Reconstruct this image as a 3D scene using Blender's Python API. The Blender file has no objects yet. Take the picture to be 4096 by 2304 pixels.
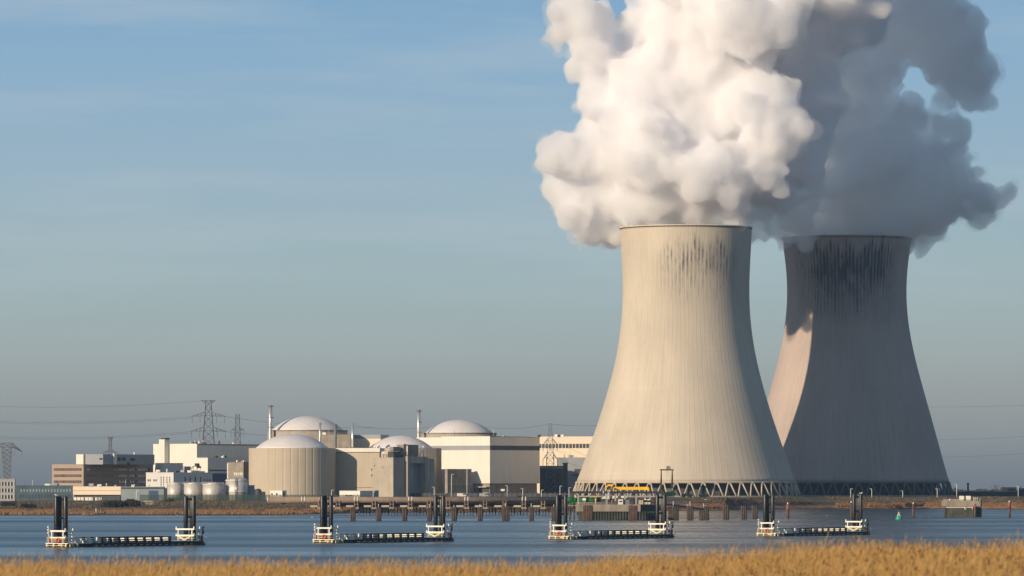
import bpy, bmesh, math, random
import numpy as np
from mathutils import Vector, Matrix, noise
R = math.radians
sc = bpy.context.scene
col = sc.collection

# ------------------------------------------------------------------ camera, sky, sun, exposure
# pixel frame of the photograph (4096 x 2304): focal length, centre column, horizon row, eye height over the water
F, CX, HY, H = 21000.0, 2048.0, 1940.0, 14.5
cam_d = bpy.data.cameras.new('camera')
cam = bpy.data.objects.new('camera', cam_d)
col.objects.link(cam)
cam.location = (0, 0, H)
cam.rotation_euler = (R(90), 0, 0)
cam_d.sensor_width = 36.0
cam_d.lens = 36.0 * F / 4096.0
cam_d.shift_y = (HY - 1152.0) / 4096.0
cam_d.dof.use_dof = True
cam_d.dof.focus_distance = 2400.0
cam_d.dof.aperture_fstop = 2.6
cam_d.clip_start = 1.0
cam_d.clip_end = 60000.0
sc.camera = cam

SUN_AZ, SUN_EL = 46.0, 16.0        # degrees left of the line back to the camera, elevation
sun_dir = Vector((-math.sin(R(SUN_AZ)) * math.cos(R(SUN_EL)), -math.cos(R(SUN_AZ)) * math.cos(R(SUN_EL)), math.sin(R(SUN_EL))))
sun_d = bpy.data.lights.new('sun', 'SUN')
sun_d.energy = 5.0
sun_d.angle = R(0.5)
sun_d.color = (1.0, 0.81, 0.58)
sun = bpy.data.objects.new('sun', sun_d)
col.objects.link(sun)
sun.rotation_euler = (-sun_dir).to_track_quat('-Z', 'Y').to_euler()
sun.location = (-300, -300, 400)

world = bpy.data.worlds.new('World')
sc.world = world
world.use_nodes = True
wt = world.node_tree
wt.nodes.clear()
def wn(t, **kw):
    n = wt.nodes.new(t)
    for k, v in kw.items(): setattr(n, k, v)
    return n
w_out = wn('ShaderNodeOutputWorld')
sky = wn('ShaderNodeTexSky', sky_type='NISHITA', sun_disc=False)
sky.sun_elevation = R(SUN_EL)
sky.sun_rotation = R(180.0 + SUN_AZ)
sky.altitude = 0
sky.air_density = 1.2
sky.dust_density = 0.6
sky.ozone_density = 3.0
bg_sky = wn('ShaderNodeBackground')
bg_sky.inputs[1].default_value = 0.10
wt.links.new(sky.outputs[0], bg_sky.inputs[0])
# the lowest six degrees: clear blue fading into a grey winter smog layer
tc = wn('ShaderNodeTexCoord')
sep = wn('ShaderNodeSeparateXYZ')
wt.links.new(tc.outputs['Generated'], sep.inputs[0])
mr = wn('ShaderNodeMapRange')
mr.inputs[1].default_value = 0.0; mr.inputs[2].default_value = 0.10
wt.links.new(sep.outputs[2], mr.inputs[0])
ramp = wn('ShaderNodeValToRGB')
def lin(c):
    return tuple(((v / 255.0) / 12.92 if v / 255.0 <= 0.04045 else ((v / 255.0 + 0.055) / 1.055) ** 2.4) for v in c)
SKY = [(0.0, (112, 117, 122)), (0.05, (127, 131, 132)), (0.09, (141, 145, 142)), (0.162, (156, 159, 153)), (0.257, (166, 176, 170)), (0.40, (167, 188, 187)),
       (0.59, (159, 187, 201)), (0.78, (145, 181, 207)), (0.93, (129, 172, 205)), (1.0, (125, 169, 204))]
els = ramp.color_ramp.elements
els[0].position, els[0].color = SKY[0][0], (*lin(SKY[0][1]), 1)
els[1].position, els[1].color = SKY[-1][0], (*lin(SKY[-1][1]), 1)
for p, c in SKY[1:-1]:
    e = els.new(p); e.color = (*lin(c), 1)
wt.links.new(mr.outputs[0], ramp.inputs[0])
# thin cirrus veils
vm = wn('ShaderNodeMapping'); vm.inputs['Scale'].default_value = (9, 9, 90); vm.inputs['Rotation'].default_value = (0, R(-5), 0)
wt.links.new(tc.outputs['Generated'], vm.inputs[0])
cn = wn('ShaderNodeTexNoise'); cn.inputs['Scale'].default_value = 1.6; cn.inputs['Detail'].default_value = 5; cn.inputs['Roughness'].default_value = .55
wt.links.new(vm.outputs[0], cn.inputs[0])
cmr = wn('ShaderNodeMapRange'); cmr.inputs[1].default_value = .46; cmr.inputs[2].default_value = .78; cmr.inputs[3].default_value = 0; cmr.inputs[4].default_value = .5
wt.links.new(cn.outputs[0], cmr.inputs[0])
cmix = wn('ShaderNodeMix', data_type='RGBA')
cfade = wn('ShaderNodeMapRange'); cfade.inputs[1].default_value = .022; cfade.inputs[2].default_value = .05
wt.links.new(sep.outputs[2], cfade.inputs[0])
cmul = wn('ShaderNodeMath', operation='MULTIPLY')
wt.links.new(cmr.outputs[0], cmul.inputs[0]); wt.links.new(cfade.outputs[0], cmul.inputs[1])
wt.links.new(cmul.outputs[0], cmix.inputs['Factor'])
wt.links.new(ramp.outputs[0], cmix.inputs[6])
cmix.inputs[7].default_value = (*lin((190, 202, 208)), 1)
bg_low = wn('ShaderNodeBackground'); bg_low.inputs[1].default_value = 1.0
wt.links.new(cmix.outputs[2], bg_low.inputs[0])
up = wn('ShaderNodeMapRange', interpolation_type='SMOOTHSTEP'); up.inputs[1].default_value = .10; up.inputs[2].default_value = .30
wt.links.new(sep.outputs[2], up.inputs[0])
wmix = wn('ShaderNodeMixShader')
wt.links.new(up.outputs[0], wmix.inputs[0])
wt.links.new(bg_low.outputs[0], wmix.inputs[1])
wt.links.new(bg_sky.outputs[0], wmix.inputs[2])
wt.links.new(wmix.outputs[0], w_out.inputs[0])

sc.view_settings.view_transform = 'Standard'
sc.view_settings.look = 'None'
sc.view_settings.exposure = 0.0
sc.view_settings.gamma = 1.0
sc.cycles.use_denoising = True
sc.cycles.max_bounces = 32
sc.cycles.diffuse_bounces = 3
sc.cycles.glossy_bounces = 3
sc.cycles.transparent_max_bounces = 12
sc.cycles.volume_bounces = 32
sc.cycles.caustics_reflective = False
sc.cycles.caustics_refractive = False

# ------------------------------------------------------------------ helpers
random.seed(7)
noise.seed_set(11)
rng = np.random.default_rng(7)
def PX(px, Y): return (px - CX) * Y / F
def PZ(py, Y): return H - (py - HY) * Y / F
def PY(py, z=0.0): return (H - z) * F / (py - HY)          # depth of a point of height z seen at row py

class MB:
    """collects boxes, bars, tubes, lathes; build() links them as ONE mesh object"""
    def __init__(self): self.v, self.f, self.sm = [], [], []
    def add(self, vs, fs, smooth=False):
        o = len(self.v)
        self.v += [tuple(p) for p in vs]
        self.f += [tuple(i + o for i in f) for f in fs]
        self.sm += [smooth] * len(fs)
        return self
    def box(self, x0, x1, y0, y1, z0, z1):
        return self.add([(x0,y0,z0),(x1,y0,z0),(x1,y1,z0),(x0,y1,z0),(x0,y0,z1),(x1,y0,z1),(x1,y1,z1),(x0,y1,z1)],
                        [(0,3,2,1),(4,5,6,7),(0,1,5,4),(1,2,6,5),(2,3,7,6),(3,0,4,7)])
    def cyl(self, p0, p1, r0, r1=None, n=10, smooth=True):
        r1 = r0 if r1 is None else r1
        p0, p1 = Vector(p0), Vector(p1); d = (p1 - p0)
        if d.length < 1e-6: return self
        d.normalize()
        a = d.orthogonal().normalized(); b = d.cross(a)
        vs = []
        for p, r in ((p0, r0), (p1, r1)):
            for i in range(n):
                t = 2 * math.pi * (i + .5) / n
                vs.append(p + a * (r * math.cos(t)) + b * (r * math.sin(t)))
        fs = [(i, (i + 1) % n, n + (i + 1) % n, n + i) for i in range(n)]
        self.add(vs, fs, smooth)
        return self.add(vs, [tuple(range(n))[::-1], tuple(range(n, 2 * n))])
    def bar(self, p0, p1, r): return self.cyl(p0, p1, r, r, 4, False)
    def line(self, pts, r, n=6):
        for a, b in zip(pts[:-1], pts[1:]): self.cyl(a, b, r, r, n)
        return self
    def lathe(self, prof, n=48, c=(0, 0), cap=True, fn=None, smooth=True):
        vs, fs = [], []
        for (r, z) in prof:
            for i in range(n):
                t = 2 * math.pi * i / n
                rr = r if fn is None else fn(r, z, i)
                vs.append((c[0] + rr * math.cos(t), c[1] + rr * math.sin(t), z))
        for k in range(len(prof) - 1):
            for i in range(n):
                j = (i + 1) % n
                fs.append((k*n+i, k*n+j, (k+1)*n+j, (k+1)*n+i))
        self.add(vs, fs, smooth)
        if cap:
            m = len(prof) - 1
            self.add(vs, [tuple(range(n))[::-1], tuple(range(m*n, m*n+n))])
        return self
    def prism(self, pts, y0, y1, axis='y'):
        """polygon in the xz plane pulled along y (or yz plane along x)"""
        n = len(pts)
        if axis == 'y': vs = [(a, y0, b) for a, b in pts] + [(a, y1, b) for a, b in pts]
        elif axis == 'x': vs = [(y0, a, b) for a, b in pts] + [(y1, a, b) for a, b in pts]
        else: vs = [(a, b, y0) for a, b in pts] + [(a, b, y1) for a, b in pts]
        fs = [tuple(range(n)), tuple(range(n, 2*n))[::-1]] + [(i, i+n, (i+1) % n + n, (i+1) % n) for i in range(n)]
        return self.add(vs, fs)
    def ball(self, c, rx, ry=None, rz=None, n=10, m=7):
        ry = rx if ry is None else ry; rz = rx if rz is None else rz
        vs, fs = [], []
        for k in range(m + 1):
            ph = math.pi * k / m
            for i in range(n):
                t = 2 * math.pi * i / n
                vs.append((c[0] + rx*math.sin(ph)*math.cos(t), c[1] + ry*math.sin(ph)*math.sin(t), c[2] + rz*math.cos(ph)))
        for k in range(m):
            for i in range(n):
                j = (i + 1) % n
                fs.append((k*n+i, (k+1)*n+i, (k+1)*n+j, k*n+j))
        return self.add(vs, fs, True)
    def build(self, name, mat, parent=None):
        me = bpy.data.meshes.new(name)
        me.from_pydata(self.v, [], self.f)
        me.polygons.foreach_set('use_smooth', self.sm)
        bm = bmesh.new(); bm.from_mesh(me)
        bmesh.ops.remove_doubles(bm, verts=bm.verts, dist=1e-5)
        bmesh.ops.recalc_face_normals(bm, faces=bm.faces)
        bm.to_mesh(me); bm.free()
        me.materials.append(mat)
        o = bpy.data.objects.new(name, me)
        col.objects.link(o)
        if parent is not None: o.parent = parent
        return o

def tag(o, label=None, cat=None, group=None, kind=None):
    if label: o['label'] = label
    if cat: o['category'] = cat
    if group: o['group'] = group
    if kind: o['kind'] = kind
    return o
def thing(name, label, cat, loc=(0,0,0), rz=0.0, group=None):
    o = bpy.data.objects.new(name, None)
    o.empty_display_size = 1
    col.objects.link(o); o.location = loc; o.rotation_euler = (0, 0, rz)
    return tag(o, label, cat, group)
KIDS = {}
def dup(root, loc, rz=0.0, label=None, group=None, scale=None):
    """a copy of a thing with copies of its parts and their sub-parts"""
    def cp(o, parent):
        c = o.copy(); col.objects.link(c); c.parent = parent
        for ch in o.children: cp(ch, c)
        return c
    r = cp(root, None)
    r.location = loc; r.rotation_euler = (0, 0, rz)
    if scale: r.scale = scale
    if label: r['label'] = label
    if group: r['group'] = group
    return r

# ------------------------------------------------------------------ materials
MATS = {}
def mat(name, c, rough=.8, metal=0.0, var=.10, scale=.15, c2=None, bump=0.0, bscale=None, stretch=(1, 1, 1), spec=.3, streak=0.0, detail=4):
    """painted or weathered surface: base colour, large noise towards c2 or a darker tone, optional vertical streaks"""
    if name in MATS: return MATS[name]
    m = bpy.data.materials.new(name); m.use_nodes = True
    nt = m.node_tree; b = nt.nodes['Principled BSDF']
    b.inputs['Roughness'].default_value = rough; b.inputs['Metallic'].default_value = metal
    b.inputs['Specular IOR Level'].default_value = spec
    L = nt.links.new
    g = nt.nodes.new('ShaderNodeTexCoord')
    mp = nt.nodes.new('ShaderNodeMapping'); mp.inputs['Scale'].default_value = stretch
    L(g.outputs['Object'], mp.inputs[0])
    n = nt.nodes.new('ShaderNodeTexNoise'); n.inputs['Scale'].default_value = scale; n.inputs['Detail'].default_value = detail; n.inputs['Roughness'].default_value = .6
    L(mp.outputs[0], n.inputs[0])
    r = nt.nodes.new('ShaderNodeMapRange'); r.inputs[1].default_value = .32; r.inputs[2].default_value = .68
    L(n.outputs[0], r.inputs[0])
    mx = nt.nodes.new('ShaderNodeMix'); mx.data_type = 'RGBA'
    a = tuple(min(1, v * (1 + var)) for v in c); d = c2 or tuple(v * (1 - var) for v in c)
    mx.inputs[6].default_value = (*a, 1); mx.inputs[7].default_value = (*d, 1)
    L(r.outputs[0], mx.inputs['Factor'])
    last = mx.outputs[2]
    if streak:
        mp2 = nt.nodes.new('ShaderNodeMapping'); mp2.inputs['Scale'].default_value = (1, 1, .06)
        L(g.outputs['Object'], mp2.inputs[0])
        n2 = nt.nodes.new('ShaderNodeTexNoise'); n2.inputs['Scale'].default_value = .8; n2.inputs['Detail'].default_value = 5
        L(mp2.outputs[0], n2.inputs[0])
        r2 = nt.nodes.new('ShaderNodeMapRange'); r2.inputs[1].default_value = .45; r2.inputs[2].default_value = .75; r2.inputs[4].default_value = streak
        L(n2.outputs[0], r2.inputs[0])
        mx2 = nt.nodes.new('ShaderNodeMix'); mx2.data_type = 'RGBA'
        L(r2.outputs[0], mx2.inputs['Factor']); L(last, mx2.inputs[6])
        mx2.inputs[7].default_value = (*(v * .35 for v in c), 1)
        last = mx2.outputs[2]
    L(last, b.inputs['Base Color'])
    if bump:
        bn = nt.nodes.new('ShaderNodeTexNoise'); bn.inputs['Scale'].default_value = bscale or scale * 6; bn.inputs['Detail'].default_value = 4
        L(mp.outputs[0], bn.inputs[0])
        bp = nt.nodes.new('ShaderNodeBump'); bp.inputs['Strength'].default_value = bump; bp.inputs['Distance'].default_value = .3
        L(bn.outputs[0], bp.inputs['Height']); L(bp.outputs[0], b.inputs['Normal'])
    MATS[name] = m
    return m

M_concrete = mat('concrete', (.42, .37, .30), .9, var=.12, scale=.12, streak=.25)
M_concrete_d = mat('old_concrete', (.30, .26, .21), .9, var=.2, scale=.2, streak=.4)
M_panel = mat('concrete_panel', (.50, .43, .335), .85, var=.05, scale=.08, streak=.12)
M_white = mat('white_cladding', (.73, .69, .61), .6, var=.04, scale=.08, streak=.12)
M_cream = mat('cream_cladding', (.72, .61, .47), .6, var=.03, scale=.05, streak=.05)
M_offwhite = mat('white_render', (.62, .60, .57), .8, var=.05, scale=.1, streak=.1)
M_grey_clad = mat('grey_cladding', (.30, .31, .33), .6, var=.06, scale=.1, streak=.06)
M_dark = mat('dark_cladding', (.05, .055, .065), .6, var=.2, scale=.2)
M_glass = mat('window_glass', (.05, .055, .06), .15, var=.35, scale=.5, spec=.6)
M_glass_b = mat('bright_panes', (.74, .70, .62), .25, var=.25, scale=.6)  # pale pane colour; on the brown office it paints in reflected sky
M_brown = mat('brown_cladding', (.36, .28, .22), .7, var=.05, scale=.08)
M_brown_win = mat('brown_glass', (.12, .085, .075), .2, var=.4, scale=.35, spec=.6, stretch=(1, 1, .3))
M_teal = mat('teal_glazing', (.06, .10, .12), .3, var=.2, scale=.2, spec=.5)
M_teal_d = mat('dark_hedge_grey', (.055, .075, .08), .8, var=.3, scale=.1)
M_teal_l = mat('pale_teal_panel', (.22, .26, .28), .6, var=.1, scale=.2)
M_blue = mat('blue_shutter', (.03, .07, .16), .5, var=.1, scale=.3)
M_dome = mat('dome_coating', (.72, .68, .67), .55, var=.05, scale=.10, streak=.14)
M_steel = mat('bright_steel', (.62, .60, .56), .35, .7, var=.15, scale=.3, streak=.2)
M_tank = mat('tank_metal', (.56, .53, .48), .5, .25, var=.18, scale=.15, streak=.2)
M_pylon = mat('galvanised_lattice', (.20, .205, .21), .6, .3, var=.1, scale=.2)
M_rust = mat('dark_steel', (.075, .06, .05), .8, .2, var=.3, scale=.4)
M_pile = mat('black_coated_steel', (.015, .016, .018), .40, 0, var=.25, scale=.5, streak=.3, spec=.5)
M_hull = mat('black_hull', (.018, .02, .024), .5, var=.3, scale=.5)
M_wpaint = mat('white_paint', (.80, .76, .66), .5, var=.05, scale=.6, streak=.12)
M_yellowish = mat('pale_yellow_paint', (.66, .57, .30), .6, var=.1, scale=.6)
M_yellow = mat('yellow_paint', (.92, .52, .015), .5, var=.05, scale=.4)
M_red = mat('red_paint', (.55, .02, .02), .45, var=.08, scale=2)
M_redpost = mat('faded_red_paint', (.29, .105, .09), .7, var=.2, scale=.6)
M_green = mat('green_paint', (.015, .16, .06), .5, var=.1, scale=.3)
M_buoy = mat('sea_green_paint', (.01, .36, .22), .5, var=.08, scale=1.2)
M_timber = mat('wet_timber', (.085, .068, .055), .85, var=.4, scale=.5, streak=.5)
M_timber_r = mat('rusty_pile', (.12, .075, .06), .85, var=.4, scale=.5, streak=.5)
M_sheet = mat('sheet_pile', (.07, .075, .06), .8, var=.35, scale=.4, streak=.6)
M_pipe = mat('rusty_lagging', (.26, .195, .145), .75, var=.15, scale=.25, streak=.35)
M_bird = mat('gull_white', (.8, .8, .8), .8, var=.02)
M_bird_g = mat('gull_grey', (.28, .29, .31), .8, var=.05)
M_bark = mat('bark', (.10, .08, .065), .9, var=.2, scale=1)
M_wire = mat('cable_metal', (.10, .10, .105), .6, .3, var=.05)

# ------------------------------------------------------------------ the setting: ground, water, haze
REED_ENV = [(-1600, 2243), (0, 2247), (300, 2240), (380, 2248), (600, 2242), (1000, 2232), (1150, 2242), (1400, 2252), (1800, 2247), (2200, 2254),
            (2400, 2232), (2700, 2219), (2900, 2202), (3100, 2177), (3400, 2163), (3600, 2173), (3750, 2188), (3850, 2186), (3950, 2173), (4096, 2160), (5600, 2165)]
ex, ey = zip(*REED_ENV)
YR = 170.0                      # far edge of the reed bed
def reed_top(x):                # height of the reed tops at the far edge
    return H - (np.interp(np.asarray(x) * F / YR + CX, ex, ey) - HY) * YR / F
SHORE = [(-3000, 2061), (0, 2061), (320, 2060), (360, 2063), (410, 2060), (900, 2061), (1100, 2060), (1300, 2056), (1500, 2050), (1900, 2048), (2300, 2046), (2650, 2043), (2900, 2042),
         (3000, 2039), (3300, 2036), (3700, 2035), (4096, 2038), (7000, 2040)]
sx, sy = zip(*SHORE)
def shore_Y(px): return PY(np.interp(px, sx, sy))
def ground_z(x, y):
    x = np.asarray(x, float); y = np.asarray(y, float)
    top = reed_top(x * 1.0)
    near = np.interp(y, [-60, 20, 60, 95], [0, 0, .5, 1])
    zb = (H - 1.75) * (1 - near) + (top - 2.1) * near
    zr = np.interp(y, [YR + 6, YR + 40, YR + 90], [1, .25, 0])
    bank = np.where(y < YR + 6, zb, (zb + 4) * zr - 4)
    px = np.clip(x * F / np.maximum(y, 1) + CX, -3000, 7000)
    ys = shore_Y(px)
    d = y - ys
    left = np.interp(px, [0, 1100, 1400, 2600], [1, 1, 0, 0])
    wide = 330 * left + 34 * (1 - left)               # marsh then dyke on the left, a steep dyke elsewhere
    z_top = 5.6 * left + 7.0 * (1 - left)
    zm = np.interp(d, [-60, 0, 3], [-3, 0, .35])
    mz = np.interp(d / wide, [0, .35, .52, .80, 1.0], [.35, .9, 1.6, 5.0, 7.0]) * z_top / 7.0
    rz = np.interp(d / wide, [0, .30, .55, .62, 1.0], [.35, 2.2, 4.6, 4.9, 7.0])
    far = np.where(d < 0, zm, mz * left + rz * (1 - left))
    # the left side of the dyke meets the level works yard
    far = far * np.interp(y, [3720, 3860], [1, 0]) - np.interp(y, [3720, 3860], [0, .6])   # low polder behind the works
    return np.where(y < 900, bank, np.maximum(far, -4))
def build_ground():
    xs = np.concatenate([[-9000, -5000, -2500, -1200, -800], np.arange(-560, 561, 8.0), [800, 1200, 2500, 5000, 9000]])
    xs = np.unique(np.concatenate([xs, np.arange(-40, 40.1, 1.5)]))
    ys = np.concatenate([np.arange(-80, 95, 15.0), np.arange(95, 182, 3.0), [190, 200, 215, 240, 270, 400, 900, 1600, 2300, 2400], np.arange(2440, 3330, 6.0), [3400, 3600, 3720, 3780, 3860, 4000, 5000, 7000, 10000, 12600]])
    gx, gy = np.meshgrid(xs, ys)
    z = ground_z(gx, gy)
    nv = np.stack([gx.ravel(), gy.ravel(), z.ravel()], 1)
    jit = (gy.ravel() > 2450) & (gy.ravel() < 3300) & (nv[:, 2] > .2)
    for i in np.nonzero(jit)[0]:
        nv[i, 2] += .28 * noise.noise((nv[i, 0] * .05, nv[i, 1] * .05, 0))
    ny, nx = gx.shape
    idx = np.arange(ny * nx).reshape(ny, nx)
    fs = np.stack([idx[:-1, :-1].ravel(), idx[:-1, 1:].ravel(), idx[1:, 1:].ravel(), idx[1:, :-1].ravel()], 1)
    me = bpy.data.meshes.new('ground')
    me.from_pydata(nv.tolist(), [], fs.tolist())
    me.polygons.foreach_set('use_smooth', [True] * len(fs))
    m = bpy.data.materials.new('winter_ground'); m.use_nodes = True
    nt = m.node_tree; b = nt.nodes['Principled BSDF']; L = nt.links.new
    b.inputs['Roughness'].default_value = .95; b.inputs['Specular IOR Level'].default_value = .1
    g = nt.nodes.new('ShaderNodeNewGeometry'); s = nt.nodes.new('ShaderNodeSeparateXYZ'); L(g.outputs['Position'], s.inputs[0])
    n1 = nt.nodes.new('ShaderNodeTexNoise'); n1.inputs['Scale'].default_value = .05; n1.inputs['Detail'].default_value = 6
    L(g.outputs['Position'], n1.inputs[0])
    ad = nt.nodes.new('ShaderNodeMath'); ad.operation = 'MULTIPLY_ADD'; ad.inputs[1].default_value = 2.2; L(n1.outputs[0], ad.inputs[0]); 
    sb = nt.nodes.new('ShaderNodeMath'); sb.operation = 'SUBTRACT'; sb.inputs[1].default_value = 1.1
    L(s.outputs[2], ad.inputs[2]); L(ad.outputs[0], sb.inputs[0])
    mr = nt.nodes.new('ShaderNodeMapRange'); mr.inputs[1].default_value = 0; mr.inputs[2].default_value = 8; L(sb.outputs[0], mr.inputs[0])
    cr = nt.nodes.new('ShaderNodeValToRGB'); L(mr.outputs[0], cr.inputs[0])
    e = cr.color_ramp.elements
    e[0].position = .0; e[0].color = (.055, .045, .038, 1)
    e[1].position = 1.0; e[1].color = (.09, .078, .055, 1)
    for p, c in ((.05, (.10, .07, .05)), (.09, (.30, .175, .085)), (.24, (.26, .16, .085)), (.34, (.10, .075, .055)), (.55, (.13, .10, .072)), (.64, (.19, .14, .095)), (.72, (.11, .09, .07)), (.86, (.13, .11, .085))):
        q = e.new(p); q.color = (*c, 1)
    n2 = nt.nodes.new('ShaderNodeTexNoise'); n2.inputs['Scale'].default_value = .22; n2.inputs['Detail'].default_value = 6
    L(g.outputs['Position'], n2.inputs[0])
    r2 = nt.nodes.new('ShaderNodeMapRange'); r2.inputs[1].default_value = .3; r2.inputs[2].default_value = .7; r2.inputs[3].default_value = .6; r2.inputs[4].default_value = 1.35
    L(n2.outputs[0], r2.inputs[0])
    mx = nt.nodes.new('ShaderNodeMix'); mx.data_type = 'RGBA'; mx.blend_type = 'MULTIPLY'; mx.inputs['Factor'].default_value = 1
    L(cr.outputs[0], mx.inputs[6]); L(r2.outputs[0], mx.inputs[7])
    L(mx.outputs[2], b.inputs['Base Color'])
    me.materials.append(m)
    o = bpy.data.objects.new('ground', me); col.objects.link(o)
    return tag(o, kind='structure')
build_ground()

def build_water():
    ys = [175, 300, 600, 900, 1200, 1600, 2000, 2500, 3000, 3400]
    xs = [-9000, -3000, -1000, -500, 0, 500, 1000, 3000, 9000]
    v = [(x, y, 0) for y in ys for x in xs]; nx = len(xs)
    f = [(j*nx+i, j*nx+i+1, (j+1)*nx+i+1, (j+1)*nx+i) for j in range(len(ys)-1) for i in range(nx-1)]
    me = bpy.data.meshes.new('water'); me.from_pydata(v, [], f)
    m = bpy.data.materials.new('river_water'); m.use_nodes = True
    nt = m.node_tree; b = nt.nodes['Principled BSDF']; L = nt.links.new
    b.inputs['Base Color'].default_value = (.026, .030, .034, 1)
    b.inputs['IOR'].default_value = 1.33
    g = nt.nodes.new('ShaderNodeNewGeometry')
    # wind bands: long streaks of calmer and rougher water
    mp = nt.nodes.new('ShaderNodeMapping'); mp.inputs['Scale'].default_value = (.0016, .0075, 1); L(g.outputs['Position'], mp.inputs[0])
    n1 = nt.nodes.new('ShaderNodeTexNoise'); n1.inputs['Scale'].default_value = 1; n1.inputs['Detail'].default_value = 5; n1.inputs['Roughness'].default_value = .6; L(mp.outputs[0], n1.inputs[0])
    r1 = nt.nodes.new('ShaderNodeMapRange'); r1.inputs[1].default_value = .35; r1.inputs[2].default_value = .65; r1.inputs[3].default_value = .19; r1.inputs[4].default_value = .38
    L(n1.outputs[0], r1.inputs[0]); L(r1.outputs[0], b.inputs['Roughness'])
    mp2 = nt.nodes.new('ShaderNodeMapping'); mp2.inputs['Scale'].default_value = (.16, .03, 1); L(g.outputs['Position'], mp2.inputs[0])
    n2 = nt.nodes.new('ShaderNodeTexNoise'); n2.inputs['Scale'].default_value = 1; n2.inputs['Detail'].default_value = 6; n2.inputs['Roughness'].default_value = .65; L(mp2.outputs[0], n2.inputs[0])
    bp = nt.nodes.new('ShaderNodeBump'); bp.inputs['Strength'].default_value = .5; bp.inputs['Distance'].default_value = 1.2
    L(n2.outputs[0], bp.inputs['Height']); L(bp.outputs[0], b.inputs['Normal'])
    me.materials.append(m)
    o = bpy.data.objects.new('water', me); col.objects.link(o)
    return tag(o, kind='structure')
build_water()

HAZE = 2.2e-5
def build_haze():
    o = MB().box(-9500, 9500, -120, 13000, -6, 900).build('haze', None or bpy.data.materials.new('thin_haze'))
    m = o.data.materials[0]; m.use_nodes = True; nt = m.node_tree; nt.nodes.clear()
    out = nt.nodes.new('ShaderNodeOutputMaterial'); v = nt.nodes.new('ShaderNodeVolumePrincipled')
    v.inputs['Color'].default_value = (.45, .68, 1.0, 1); v.inputs['Density'].default_value = HAZE; v.inputs['Anisotropy'].default_value = 0.0
    nt.links.new(v.outputs[0], out.inputs['Volume'])
    return tag(o, 'thin winter haze over the river and the works', 'haze', kind='stuff')
if HAZE: build_haze()
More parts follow.
